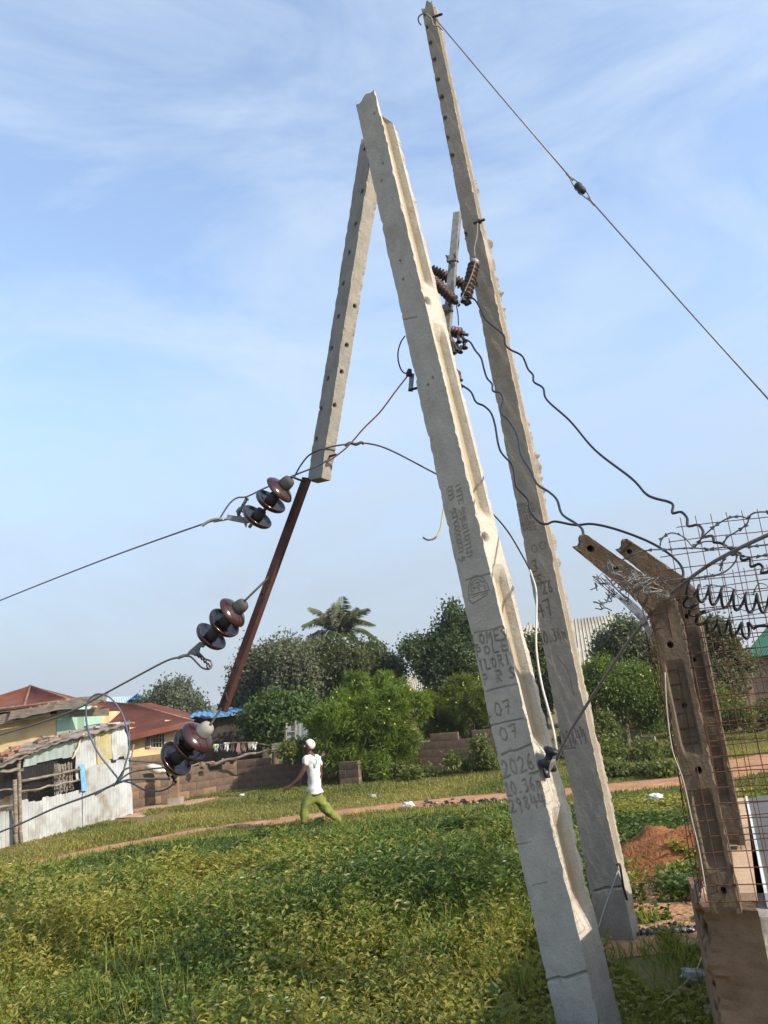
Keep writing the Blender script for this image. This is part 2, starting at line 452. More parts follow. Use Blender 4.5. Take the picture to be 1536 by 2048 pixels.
# ------------------------------------------------------------------ block walls
mat('block_brown', (0.095, 0.068, 0.050), (0.16, 0.115, 0.085), 3.5, 0.95, 0, 0.9, 30, (0.06, 0.04, 0.028), 1.6)
mat('block_tan', (0.16, 0.105, 0.065), (0.25, 0.17, 0.105), 3.5, 0.95, 0, 0.9, 30, (0.09, 0.06, 0.04), 1.6)
mat('block_dark', (0.05, 0.038, 0.03), (0.11, 0.08, 0.062), 3, 0.95, 0, 0.7, 30)
mat('mortar', (0.085, 0.06, 0.042), (0.13, 0.095, 0.068), 12, 0.95)
mat('block_grey', (0.20, 0.18, 0.15), (0.30, 0.27, 0.23), 4, 0.95, 0, 0.6, 30)
BLK_L, BLK_H = 0.45, 0.225
def block_mesh(m, seed, L=BLK_L - 0.010, H=BLK_H - 0.010, T=0.16):
    r = random.Random(seed)
    b = 0.007; vs = []
    # outer box with chamfered front and back faces (24 triangles)
    for y, ins in ((-T / 2, b), (-T / 2 + b, 0), (T / 2 - b, 0), (T / 2, b)):
        for sx, sz in ((-1, -1), (1, -1), (1, 1), (-1, 1)):
            vs.append((sx * (L / 2 - ins) + r.uniform(-.005, .005), y + r.uniform(-.006, .006), sz * (H / 2 - ins) + r.uniform(-.005, .005)))
    fs = [(3, 2, 1, 0)[::-1], (15, 14, 13, 12)]
    for k in range(3):
        for i in range(4): fs.append((k * 4 + i, k * 4 + 4 + i, k * 4 + 4 + (i + 1) % 4, k * 4 + (i + 1) % 4)[::-1])
    me = bpy.data.meshes.new('block'); me.from_pydata(vs, [], [tuple(f) for f in fs]); me.materials.append(M[m]); me.validate(); me.update()
    return me
BLOCKS = {m: [block_mesh(m, i) for i in range(4)] for m in ('block_brown', 'block_tan', 'block_dark', 'block_grey')}
BLOCK_HALF = {m: [block_mesh(m, 9 + i, L=BLK_L / 2 - 0.010) for i in range(2)] for m in BLOCKS}

def block_wall(name, label, A, B, top, mats=('block_brown',), seed=1, drop=0.25, z0=0.0, cat='wall', base_z=None):
    """Laid blocks from A to B; top(a) gives the wall height along it."""
    A = np.array(A[:2], float); B = np.array(B[:2], float); L = np.linalg.norm(B - A); d = (B - A) / L
    r = random.Random(seed)
    th = thing(name, label, cat, (A[0], A[1], z0))
    ang = math.atan2(d[1], d[0]); rows = int(3.2 / BLK_H); cnt = 0; hmax = np.zeros(400)
    mbm = MB()
    for row in range(rows):
        x = -(BLK_L / 2 if row % 2 else 0)
        while x < L - 0.05:
            c = x + BLK_L / 2
            a0, a1 = max(x, 0), min(x + BLK_L, L)
            zc = z0 + (row + 0.5) * BLK_H
            h = top((a0 + a1) / 2 / L)
            x += BLK_L
            if (row + 0.5) * BLK_H > h: continue
            if (row + 1.3) * BLK_H > h and r.random() < drop: continue
            half = (a1 - a0) < BLK_L * 0.75
            mm = r.choice(mats)
            me = r.choice(BLOCK_HALF[mm] if half else BLOCKS[mm])
            o = bpy.data.objects.new('block', me); COL.objects.link(o); o.parent = th
            cc = (a0 + a1) / 2
            o.location = (d[0] * cc, d[1] * cc, zc - z0)
            o.rotation_euler = (r.uniform(-.012, .012), 0, ang + r.uniform(-.01, .01))
            q = A + d * cc
            mbm.box((q[0], q[1], zc), (a1 - a0 + 0.004, 0.140, BLK_H + 0.004), np.array([[d[0], -d[1], 0], [d[1], d[0], 0], [0, 0, 1]]))
            cnt += 1
    mbm.build('mortar', M['mortar'], th)
    return th
def hfun(pts):
    xs, ys = zip(*pts)
    return lambda a: float(np.interp(a, xs, ys))
wA, wC, wE, wF = gnd(262, 1616), gnd(474, 1580), gnd(604, 1569), gnd(676, 1562)
block_wall('block_wall', 'low brown block wall beside the corrugated shed, with tan plaster stains and rubble on its broken top', wA, wC, hfun([(0, .80), (0.35, .80), (0.6, .90), (1, .92)]), ('block_brown', 'block_brown', 'block_tan'), 3, 0.15)
block_wall('block_wall', 'low brown block wall directly behind the walking man, its top course gapped', wC + np.array([0.03, 0.02, 0]), wF, hfun([(0, .92), (0.6, .92), (1, 0.6)]), ('block_brown',), 4, 0.3)
wG, wH, wI = gnd(842, 1545), gnd(935, 1541), gnd(1012, 1533)
block_wall('block_wall', 'brown block wall between the flowering bush and the front concrete pole, one block missing from its top', wG, wI, hfun([(0, .9), (0.2, 1.05), (0.56, 1.05), (0.57, .85), (0.72, .85), (0.73, 1.05), (1, 1.05)]), ('block_brown',), 5, 0.0)
th = block_wall('ruined_pillar', 'short broken block pillar at the foot of the flowering bush', gnd(683, 1572), gnd(722, 1570), hfun([(0, 0.72), (1, 0.72)]), ('block_tan', 'block_brown'), 6, 0.0, cat='pillar')
wJ, wK = gnd(1200, 1476), gnd(1345, 1462)
block_wall('block_wall', 'dark sooty block wall among weeds, seen between rear pole and fence posts', wJ, wK, hfun([(0, 0.55), (0.3, 0.85), (0.6, 0.95), (1, 0.9)]), ('block_dark',), 7, 0.25)
block_wall('block_wall', 'short grey stub of block wall standing in weeds in front of the dark sooty wall', gnd(1246, 1490), gnd(1312, 1486), hfun([(0, 0.55), (0.75, 0.55), (0.76, 0.25), (1, 0.25)]), ('block_grey',), 8, 0.0)
rA, rB = gnd(1425, 1420), gnd(1590, 1398)
block_wall('block_wall', 'dark brown block wall seen through the mesh fence under the green roof', rA, rB, hfun([(0, 1.3), (0.3, 1.7), (1, 1.75)]), ('block_brown', 'block_dark'), 9, 0.1)
# plastered pier against the left wall, with its plinth
pA = gnd(355, 1606)
pt = thing('plastered_pier', 'tan plastered pier standing against the low wall, on a grey plinth', 'pier', pA + np.array([0, -0.35, 0]))
mb = MB(); mb.box((pA[0], pA[1] - 0.28, 0.66), (0.26, 0.2, 0.96)); mb.build('shaft', M['block_tan'], pt)
mb = MB(); mb.box((pA[0] + 0.03, pA[1] - 0.28, 0.09), (0.38, 0.34, 0.2)); mb.build('plinth', M['block_grey'], pt)

# ------------------------------------------------------------------ buildings
def roof_mat(name, c1, c2, c3):
    return mat(name, c1, c2, 2.2, 0.75, 0.1, 0.2, 30, c3, 0.9)
roof_mat('roof_red', (0.10, 0.032, 0.022), (0.15, 0.05, 0.032), (0.14, 0.065, 0.045))
roof_mat('roof_cream', (0.30, 0.285, 0.24), (0.38, 0.36, 0.30), (0.26, 0.235, 0.195))
roof_mat('roof_green', (0.015, 0.085, 0.065), (0.02, 0.12, 0.09), (0.02, 0.07, 0.06))
roof_mat('roof_blue', (0.05, 0.20, 0.42), (0.08, 0.28, 0.52), (0.06, 0.17, 0.33))
roof_mat('roof_pale_blue', (0.36, 0.46, 0.47), (0.46, 0.55, 0.55), (0.33, 0.42, 0.42))
mat('wall_cream', (0.56, 0.42, 0.22), (0.64, 0.50, 0.29), 2.0, 0.9, 0, 0.2, 30, (0.42, 0.31, 0.18), 1.2)
mat('wall_mint', (0.27, 0.42, 0.34), (0.33, 0.48, 0.39), 3.0, 0.9, 0, 0.2, 30)
mat('wall_pale', (0.50, 0.46, 0.36), (0.58, 0.53, 0.42), 3.0, 0.9)
mat('wall_soot', (0.035, 0.03, 0.027), (0.075, 0.062, 0.052), 3, 0.95)
mat('weathered_wood', (0.14, 0.118, 0.094), (0.27, 0.232, 0.185), 5, 0.9, 0, 0.5, 60, (0.09, 0.072, 0.055), 3, stretch=(1, 1, 6))
mat('pale_wood', (0.46, 0.36, 0.23), (0.56, 0.46, 0.31), 8, 0.9, 0, 0.3, 60)
mat('dark_interior', (0.02, 0.016, 0.013))
mat('window_glass', (0.03, 0.032, 0.032), rough=0.15)
mat('frame_white', (0.50, 0.47, 0.40))
mat('tile_rust', (0.19, 0.085, 0.05), (0.31, 0.17, 0.11), 8, 0.9, 0, 0.5, 50, (0.12, 0.07, 0.05), 5)

def slab_roof(poly, mname, parent, name='roof', thick=0.05, ribs=None, rib_h=0.03, label=None):
    """Roof sheet over a planar quad (eave a, eave b, ridge b, ridge a), ribbed along the fall when ribs is a count."""
    p = [np.array(q, float) for q in poly]
    n = unit(np.cross(p[1] - p[0], p[3] - p[0])); n = n if n[2] > 0 else -n
    mb = MB()
    if not ribs:
        mb.prism(p, -n * thick)
    else:
        m = ribs * 4 + 1
        u = np.linspace(0, 1, m); prof = np.where(np.arange(m) % 4 < 1, 1.0, 0.0)
        G = np.zeros((2, m, 3))
        for i in range(m):
            G[0, i] = p[0] + (p[1] - p[0]) * u[i] + n * rib_h * prof[i]
            G[1, i] = p[3] + (p[2] - p[3]) * u[i] + n * rib_h * prof[i]
        mb.grid(G, False)
    return mb.build(name, M[mname], parent, label=label)

# red hipped house (left of the two red roofs)
Y1 = 29.0
h1 = thing('red_roof_house', 'house with broad red rusty hipped roof rising to a peak behind the timber-edged cream hut', 'house', at(60, 1500, Y1))
pk = at(60, 1372, Y1)
e = [at(-190, 1452, Y1 - 3), at(40, 1440, Y1 - 4), at(196, 1418, Y1 - 2.5), at(215, 1412, Y1 + 5), at(-60, 1425, Y1 + 6)]
for i, (a, b) in enumerate(zip(e[:-1], e[1:])):
    slab_roof([a, b, pk + (b - a) * 0.005, pk], 'roof_red', h1, 'roof_panel', ribs=26, rib_h=0.018)
for i in (1, 2):
    mb = MB(); mb.tube([e[i], pk], 0.05, 6); mb.build('hip_ridge', M['tile_rust'], h1)
mb = MB(); mb.prism([at(-120, 1450, Y1 - 2.2), at(170, 1425, Y1 - 1.6), at(170, 1520, Y1 - 1.6), at(-120, 1540, Y1 - 2.2)], (0, 3.5, 0)); mb.build('wall', M['wall_cream'], h1)

# second red roof with the window
Y2 = 28.0
h2 = thing('red_roof_house', 'pale house with long red roof and a barred window, right behind the shed', 'house', at(300, 1540, Y2))
a_, b_, c_, d_ = at(165, 1492, Y2 - 0.4), at(386, 1441, Y2 + 1.5), at(262, 1408, Y2 + 4.5), at(150, 1396, Y2 + 4)
n2 = np.cross(b_ - a_, c_ - a_)
slab_roof([a_, b_, c_, d_], 'roof_red', h2, 'roof_panel', ribs=44, rib_h=0.018)
slab_roof([b_, at(420, 1437, Y2 + 6), c_ + np.array([.3, 1.5, 0]), c_], 'roof_red', h2, 'roof_panel', ribs=16, rib_h=0.018)
mb = MB(); mb.prism([a_ + (0, -0.02, 0.01), b_ + (0, -0.02, 0.01), b_ + (0, -0.02, -0.19), a_ + (0, -0.02, -0.19)], (0, 0.06, 0)); mb.build('fascia', M['roof_red'], h2)
mb = MB(); mb.tube([b_, c_], 0.05, 6); mb.build('hip_ridge', M['tile_rust'], h2)
w0, w1 = at(180, 1480, Y2 + 0.3), at(372, 1445, Y2 + 2.0)
wd = unit((w1 - w0) * np.array([1, 1, 0]))
def wpt(px, py):
    """Point of the second house's front wall plane seen in that direction."""
    d = ray(px, py); nrm = np.array([-wd[1], wd[0], 0]); o = np.array([0, 0, CZ])
    return o + d * ((w0 - o) @ nrm) / (d @ nrm)
wn_ = np.array([wd[1], -wd[0], 0])                       # towards the viewer
# wall built round the two openings
def wallpiece(x0, y0, x1, y1, mname='wall_cream', name='wall', parent=h2, off=0.0, th_=0.15):
    q0, q1 = wpt(x0, y1), wpt(x1, y1)
    q2, q3 = wpt(x1, y0), wpt(x0, y0)
    mb = MB(); mb.prism([p + wn_ * off for p in (q0, q1, q2, q3)], -wn_ * th_); return mb.build(name, M[mname], parent)
wallpiece(185, 1455, 301, 1560); wallpiece(301, 1450, 330, 1467); wallpiece(301, 1496, 330, 1560); wallpiece(330, 1440, 355, 1560)
wallpiece(355, 1440, 378, 1560, 'wall_pale')
wf = MB()
for x0, y0, x1, y1 in ((300, 1466, 302.2, 1496), (328.5, 1466, 331, 1496), (300, 1465, 331, 1468), (300, 1494.5, 331, 1497)):
    wf.prism([wpt(x0, y1) + wn_ * .02, wpt(x1, y1) + wn_ * .02, wpt(x1, y0) + wn_ * .02, wpt(x0, y0) + wn_ * .02], -wn_ * .1)
wo = wf.build('window', M['frame_white'], h2)
mb = MB(); mb.prism([wpt(301, 1496) - wn_ * .1, wpt(330, 1496) - wn_ * .1, wpt(330, 1466) - wn_ * .1, wpt(301, 1466) - wn_ * .1], -wn_ * .02); mb.build('pane', M['window_glass'], wo)
mb = MB()
for x in (306, 312, 318, 324): mb.tube([wpt(x, 1467) - wn_ * .04, wpt(x, 1495) - wn_ * .04], 0.014, 5)
for y in (1475, 1485): mb.tube([wpt(301, y + 0.6) - wn_ * .04, wpt(330, y - 0.6) - wn_ * .04], 0.012, 5)
mb.build('burglar_bars', M['frame_white'], wo)
wallpiece(291, 1471, 299.4, 1497, 'weathered_wood', 'shutter', off=0.05, th_=0.04)
wallpiece(245, 1480, 258, 1512, 'window_glass', 'side_window', off=0.03, th_=0.04)

# cream hut with the timber roof edge, mint pier
Y3 = 25.0
h3 = thing('timber_edge_hut', 'cream and mint-green hut with weathered plank roof edge, just behind the corrugated shed', 'hut', at(90, 1540, Y3))
mb = MB(); mb.prism([at(-140, 1540, Y3), at(113, 1520, Y3), at(113, 1427, Y3), at(-140, 1452, Y3)], (0, 2.2, 0)); mb.build('wall', M['wall_cream'], h3)
mb = MB(); mb.prism([at(113.5, 1520, Y3 - .06), at(141, 1518, Y3 - .06), at(141, 1413, Y3 - .06), at(113.5, 1418, Y3 - .06)], (0, 2.2, 0)); mb.build('pier', M['wall_mint'], h3)
mb = MB(); mb.prism([at(141.5, 1518, Y3 + .45), at(169, 1516, Y3 + .45), at(169, 1420, Y3 + .45), at(141.5, 1422, Y3 + .45)], (0, 1.5, 0)); mb.build('recessed_wall', M['wall_mint'], h3)
def plank(a, b, w, d, parent, mname='weathered_wood', name='plank', jag=0.03, seed=0):
    a = np.array(a, float); b = np.array(b, float); n = 14; t = unit(b - a); up = unit(np.array([0, 0, 1]) - t * t[2]); s = np.cross(t, up)
    vs = []; fs = []; r = random.Random(seed)
    for i in range(n):
        c = a + (b - a) * i / (n - 1)
        for su, ss in ((-1, -1), (1, -1), (1, 1), (-1, 1)):
            vs.append(c + up * su * (w / 2 + r.uniform(-jag, jag) * 0.5) + s * ss * d / 2 + t * (r.uniform(-jag, jag) * 3 if i in (0, n - 1) else 0))
    for i in range(n - 1):
        for k in range(4): fs.append((i * 4 + k, i * 4 + (k + 1) % 4, i * 4 + 4 + (k + 1) % 4, i * 4 + 4 + k))
    fs += [(3, 2, 1, 0), tuple((n - 1) * 4 + k for k in range(4))]
    return MB().add(vs, fs).build(name, M[mname], parent)
plank(at(-130, 1463, Y3 - .5), at(100, 1422, Y3 - .5), .30, .12, h3, seed=1)
plank(at(20, 1432, Y3 - .62), at(209, 1395, Y3 - .62), .24, .12, h3, seed=2, jag=.05)
plank(at(-130, 1437, Y3 - .4), at(170, 1398, Y3 - .4), .14, .12, h3, seed=3)
plank(at(140, 1427, Y3 - .2), at(218, 1424, Y3 - .2), .22, .10, h3, seed=4, jag=.01)
for i in range(9):
    c = at(62 + i * 9, 1420 - i * 2.2 + (i % 2) * 2, Y3 - .5)
    mb = MB(); mb.tube([c + (-.09, 0, -.02), c + (0, -.02, .03), c + (.1, 0, .0)], [.05, .07, .04], 6); mb.build('roof_tile', M['tile_rust'], h3)
mb = MB(); mb.prism([at(-140, 1436, Y3 - .5), at(172, 1396, Y3 - .5), at(172, 1393, Y3 + 2), at(-140, 1433, Y3 + 2)], (0, 0, -.05)); mb.build('roof_sheet', M['roof_red'], h3)

# far blue-gabled house, left
Y4 = 62.0
h4 = thing('blue_gable_house', 'distant house with pale roof and small bright blue gable above the long red roof', 'house', at(255, 1440, Y4))
slab_roof([at(205, 1412, Y4), at(322, 1412, Y4), at(300, 1390, Y4 + 4), at(212, 1395, Y4 + 4)], 'roof_pale_blue', h4, 'roof_panel', ribs=20, rib_h=.05)
mb = MB(); mb.prism([at(258, 1399, Y4 - .6), at(290, 1398, Y4 - .6), at(275, 1387, Y4 - .6)], (0, .6, 0)); mb.build('gable', M['roof_blue'], h4)
slab_roof([at(255, 1401, Y4 - .8), at(275, 1386, Y4 - .8), at(275, 1386, Y4 + 3), at(255, 1401, Y4 + 3)], 'roof_blue', h4, 'gable_roof')
slab_roof([at(275, 1386, Y4 - .8), at(293, 1399, Y4 - .8), at(293, 1399, Y4 + 3), at(275, 1386, Y4 + 3)], 'roof_blue', h4, 'gable_roof')
mb = MB(); mb.prism([at(210, 1470, Y4 + .3), at(320, 1470, Y4 + .3), at(320, 1412, Y4 + .3), at(210, 1412, Y4 + .3)], (0, 5, 0)); mb.build('wall', M['wall_pale'], h4)

# soot-dark shed with the blue sheet roof
Y5 = 31.0
h5 = thing('blue_roof_shed', 'dark soot-stained shed with low wavy blue sheet roof, behind the lowest insulator string', 'shed', at(440, 1520, Y5))
a, b, c, d = at(376, 1437, Y5 - 1), at(520, 1421, Y5 - .6), at(505, 1415, Y5 + 1.5), at(386, 1427, Y5 + 1.5)
G = np.zeros((4, 60, 3))
for i in range(60):
    u = i / 59
    for k in range(4):
        v = k / 3
        G[k, i] = (a + (b - a) * u) * (1 - v) + (d + (c - d) * u) * v + np.array([0, 0, .05 * math.sin(u * 11) + .025 * math.sin(u * 60 * 1.2)])
mb = MB(); mb.grid(G); mb.build('roof_sheet', M['roof_blue'], h5)
mb = MB(); mb.prism([at(380, 1545, Y5 - .4), at(524, 1530, Y5 - .2), at(524, 1425, Y5 - .2), at(380, 1441, Y5 - .4)], (0, 1.6, 0)); mb.build('wall', M['wall_soot'], h5)

# cream metal-roofed building behind the rear pole
Y6 = 40.0
h6 = thing('cream_roof_building', 'building with tall cream ribbed metal roof, partly hidden behind the rear pole', 'building', at(1150, 1390, Y6))
slab_roof([at(1020, 1342, Y6), at(1268, 1322, Y6), at(1232, 1229, Y6 + 3), at(1042, 1252, Y6 + 3)], 'roof_cream', h6, 'roof_panel', ribs=30, rib_h=.05)
mb = MB(); mb.prism([at(1030, 1420, Y6 + .5), at(1262, 1400, Y6 + .5), at(1262, 1322, Y6 + .5), at(1030, 1342, Y6 + .5)], (0, 4, 0)); mb.build('wall', M['wall_pale'], h6)

# green-roofed house at the right edge
Y7 = 44.0
h7 = thing('green_roof_house', 'house with steep green ribbed roof at the right edge behind the mesh fence', 'house', at(1530, 1400, Y7))
slab_roof([at(1486, 1314, Y7), at(1680, 1300, Y7), at(1650, 1228, Y7 + 3), at(1541, 1246, Y7 + 3)], 'roof_green', h7, 'roof_panel', ribs=34, rib_h=.05)
mb = MB(); mb.prism([at(1492, 1400, Y7 + .5), at(1670, 1385, Y7 + .5), at(1670, 1300, Y7 + .5), at(1492, 1313, Y7 + .5)], (0, 4, 0)); mb.build('wall', M['wall_soot'], h7)

# grey roof with chimney slab showing over the bushes
Y8 = 48.0
h8 = thing('grey_roof_house', 'low house with pale grey roof just showing between the trees above the flowering bush', 'house', at(822, 1420, Y8))
slab_roof([at(790, 1385, Y8), at(868, 1380, Y8), at(846, 1347, Y8 + 2), at(822, 1345, Y8 + 2)], 'roof_cream', h8, 'roof_panel', ribs=16, rib_h=.05)
mb = MB(); mb.prism([at(795, 1430, Y8 + .3), at(862, 1430, Y8 + .3), at(862, 1381, Y8 + .3), at(795, 1386, Y8 + .3)], (0, 3, 0)); mb.build('wall', M['wall_pale'], h8)
mb = MB(); mb.prism([at(795, 1362, Y8 - .3), at(811, 1361, Y8 - .3), at(811, 1346, Y8 - .3), at(795, 1347, Y8 - .3)], (0, 1, 0)); mb.build('water_tank', M['wall_soot'], h8)
# ------------------------------------------------------------------ corrugated shed
def tin_mat(name, c1, c2, c3):
    m = mat(name, c1, c2, 1.8, 0.45, 0.35, 0.15, 30, c3, 2.4, spec=0.4)
    return m
tin_mat('tin_grey', (0.30, 0.32, 0.325), (0.40, 0.42, 0.42), (0.22, 0.19, 0.15))
tin_mat('tin_bright', (0.34, 0.365, 0.38), (0.44, 0.465, 0.475), (0.27, 0.27, 0.255))
tin_mat('tin_yellow', (0.34, 0.30, 0.15), (0.42, 0.37, 0.20), (0.30, 0.28, 0.22))
tin_mat('tin_mint', (0.27, 0.34, 0.325), (0.34, 0.41, 0.39), (0.30, 0.32, 0.30))
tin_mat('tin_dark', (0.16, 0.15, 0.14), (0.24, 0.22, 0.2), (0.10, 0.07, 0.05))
tin_mat('tin_roof', (0.30, 0.22, 0.16), (0.42, 0.34, 0.26), (0.22, 0.11, 0.07))
mat('cloth_blue', (0.11, 0.27, 0.52), (0.16, 0.36, 0.60), 6, 0.8)
S0, S1 = gnd(37, 1690), gnd(266, 1630)
SV = (S1 - S0) * np.array([1, 1, 0]); SL = np.linalg.norm(SV); SD = SV / SL
SN = np.array([SD[1], -SD[0], 0])                      # outwards, towards the grass
if SN @ np.array([0, -1, 0]) < 0: SN = -SN
def W(a, h, off=0.0): return np.array([S0[0], S0[1], 0]) + SV * a + np.array([0, 0, h]) + SN * off
def shed_ah(px, py):
    """Where on the shed front (fraction along, height) the direction (px, py) lands."""
    d = ray(px, py); o = np.array([0, 0, CZ]); t_ = ((S0 * np.array([1, 1, 0]) - o) @ SN) / (d @ SN); p = o + d * t_
    return ((p - S0) @ SD) / SL, p[2]
shed = thing('corrugated_shed', 'patched shed of silvery corrugated sheets with an open slatted window', 'shed', S0)
def sheet(px, mname, name='sheet', off=0.0, seed=0, pitch=0.105, amp=0.020, jag=0.03, parent=None, nh=14, back=0):
    """Corrugated sheet; px = four corners (bottom left, bottom right, top right, top left) as seen."""
    c = [np.array(shed_ah(*p)) for p in px]
    wid = abs(c[1][0] - c[0][0]) * SL; m = max(8, int(wid / pitch * 6)); G = np.zeros((nh, m, 3)); r = np.random.default_rng(seed)
    jb, jt = r.normal(0, jag, m), r.normal(0, jag, m)
    jb = np.repeat(r.normal(0, jag, m // 12 + 1), 12)[:m]; jt = np.repeat(r.normal(0, jag, m // 12 + 1), 12)[:m]
    for j in range(m):
        u = j / (m - 1)
        b = c[0] * (1 - u) + c[1] * u; t_ = c[3] * (1 - u) + c[2] * u
        for i in range(nh):
            v = i / (nh - 1)
            q = b * (1 - v) + t_ * v
            h = q[1] + (jb[j] * (1 - v) ** 3 + jt[j] * v ** 3)
            dent = 0.03 * (fbm(q[0] * 9 + seed, h * 2.2 + seed, 5) - 0.5)
            o = off + amp * math.sin(2 * math.pi * q[0] * SL / pitch) + dent
            G[i, j] = W(q[0], h, o)
    mb = MB(); mb.grid(G); return mb.build(name, M[mname], parent or shed)
sheet([(38, 1692), (170, 1660), (168, 1578), (40, 1606)], 'tin_bright', seed=1, off=.02)
sheet([(165, 1662), (222, 1645), (214, 1523), (160, 1540)], 'tin_grey', seed=2, off=.045)
sheet([(218, 1646), (266, 1632), (256, 1515), (211, 1524)], 'tin_bright', seed=3, off=.02)
sheet([(152, 1562), (200, 1548), (190, 1462), (147, 1487)], 'tin_bright', seed=4, off=.03)
sheet([(190, 1527), (226, 1519), (221, 1452), (186, 1466)], 'tin_yellow', seed=5, off=.06)
sheet([(222, 1520), (257, 1512), (244, 1447), (218, 1454)], 'tin_bright', seed=6, off=.07)
sheet([(44, 1532), (162, 1507), (162, 1477), (48, 1508)], 'tin_mint', seed=7, off=.03, pitch=.2, amp=.006)
sheet([(-30, 1712), (33, 1694), (33, 1614), (-30, 1632)], 'tin_grey', seed=8, off=-.1)
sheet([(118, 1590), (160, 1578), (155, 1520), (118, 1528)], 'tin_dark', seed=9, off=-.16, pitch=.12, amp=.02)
# inside the openings: the shed's back wall and floor in shadow
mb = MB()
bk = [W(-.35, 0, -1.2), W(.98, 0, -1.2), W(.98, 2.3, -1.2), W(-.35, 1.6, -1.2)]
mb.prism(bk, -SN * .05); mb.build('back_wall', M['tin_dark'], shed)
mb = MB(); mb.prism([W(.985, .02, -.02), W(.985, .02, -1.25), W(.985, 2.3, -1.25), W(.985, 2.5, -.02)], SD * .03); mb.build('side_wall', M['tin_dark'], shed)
def pole_on(px0, px1, r, name='post', off=.08, m='weathered_wood', wob=.012, seed=0):
    a, b = W(*shed_ah(*px0), off), W(*shed_ah(*px1), off); rr = np.random.default_rng(seed)
    P = np.array([a + (b - a) * k / 7 + rr.normal(0, wob, 3) for k in range(8)])
    return MB().tube(P, r, 7).build(name, M[m], shed)
pole_on((37, 1694), (32, 1516), .045, seed=1); pole_on((28, 1690), (24, 1560), .05, seed=2)
pole_on((36, 1563), (152, 1539), .032, 'rail', .1, seed=3); pole_on((36, 1585), (154, 1560), .026, 'rail', .1, seed=4)
pole_on((138, 1518), (160, 1468), .022, 'brace', .12, 'pale_wood', seed=5)
pole_on((-20, 1545), (40, 1540), .04, 'rail', .1, seed=6); pole_on((-20, 1582), (30, 1577), .02, 'rail', .06, seed=7); pole_on((-20, 1618), (32, 1610), .03, 'rail', .04, seed=17)
for i, (x, y0, y1) in enumerate([(121, 1588, 1530), (128, 1583, 1528), (135, 1586, 1526), (141, 1576, 1524), (147, 1578, 1527)]):
    pole_on((x, y0), (x - 3, y1), .018, 'slat', -.02, 'weathered_wood', seed=20 + i)
# window netting: thin wires in the opening
mb = MB()
for k in range(26):
    x = 41 + k * 3; mb.tube([W(*shed_ah(x, 1606 - (x - 41) * .22), -.03), W(*shed_ah(x - 1, 1535 - (x - 41) * .22), -.03)], .006, 4)
for k in range(12):
    y = 1540 + k * 5; mb.tube([W(*shed_ah(40, y), -.03), W(*shed_ah(118, y - 17), -.03)], .005, 4)
mb.build('window_netting', M['dark_steel'], shed)
# roof: sagging rusty sheets, their front edge, rubble and scrap lying on them
edge = [(-25, 1537), (20, 1518), (60, 1500), (110, 1482), (160, 1470), (210, 1456), (254, 1444)]
ed = smooth_path([W(*shed_ah(a, b), .28) for a, b in edge], 12); n = len(ed)
G = np.zeros((6, n, 3)); back = -SN * 1.1
for k in range(6):
    for i in range(n):
        G[k, i] = ed[i] + back * k / 5 + np.array([0, 0, .03 * k / 5 + .018 * math.sin(i * 1.3) + .05 * (fbm(i * .15, k * .8, 4) - .5)])
mb = MB(); mb.grid(G); mb.build('roof_sheet', M['tin_roof'], shed)
mb = MB(); mb.grid(np.stack([G[0], G[0] + np.array([0, 0, -.035]) - SN * .01])); mb.build('roof_edge', M['weathered_wood'], shed)
for i in range(34):
    k = int(rng.integers(8, n - 4)); v = rng.random() * .8
    c = ed[k] * (1 - v) + (ed[k] + back) * v + np.array([0, 0, .03 * v + .05])
    L = rng.uniform(.12, .4); a = SD * L * rng.choice([-1, 1]) + np.array([0, 0, rng.normal(0, .05)]) + SN * rng.normal(0, .1)
    mm = ['tile_rust', 'weathered_wood', 'tin_grey', 'tile_rust', 'block_dark'][i % 5]
    MB().bar(c - a / 2, c + a / 2, rng.uniform(.05, .13), rng.uniform(.03, .07)).build('roof_scrap', M[mm], shed)
plank(ed[4] + (0, 0, .1), ed[40] + (0, 0, .12), .05, .1, shed, 'weathered_wood', 'roof_batten', seed=9)
# blue cloth at the window's right edge
c0 = [(152, 1530), (160, 1531), (168, 1582), (156, 1582)]
G = np.zeros((10, 8, 3))
for i in range(10):
    for j in range(8):
        u, v = j / 7, i / 9
        x = (152 + 3 * v) * (1 - u) + (161 + 8 * v) * u; y = 1530 + 53 * v - u * 1.5
        G[i, j] = W(*shed_ah(x, y), .11 + .02 * math.sin(u * 9 + v * 2))
mb = MB(); mb.grid(G); mb.build('curtain', M['cloth_blue'], None, 'sun-bleached blue cloth hanging at the shed window opening', 'cloth')

# ------------------------------------------------------------------ things on and behind the left wall
Yg = 27.2
mb = MB(); P = wire_pts([(418, 1497), (455, 1487), (500, 1485), (545, 1492)], Yg, Yg, 8); mb.tube(P, .012, 5)
mb.build('clothes_line', M['weathered_wood'], None, 'sagging line with washing strung behind the low block wall', 'clothes line')
gar = [((432, 1488), 9, 14, (.55, .62, .40), 'pale yellow-green garment hanging first on the line'), ((442, 1487), 8, 13, (.07, .08, .13), 'dark navy garment hanging beside the yellow-green one'),
       ((453, 1485), 11, 16, (.66, .64, .60), 'white garment hanging between navy and dark patterned ones'), ((466, 1483), 9, 19, (.10, .075, .07), 'dark patterned garment hanging highest on the line'),
       ((478, 1485), 8, 22, (.48, .28, .27), 'pinkish striped garment hanging mid line'), ((488, 1485), 8, 17, (.25, .17, .13), 'brown garment hanging right of the pinkish one'),
       ((499, 1484), 6, 15, (.45, .40, .33), 'narrow beige garment hanging left of the white one at the end'), ((508, 1484), 11, 14, (.74, .73, .70), 'bright white garment bunched at the right end of the line')]
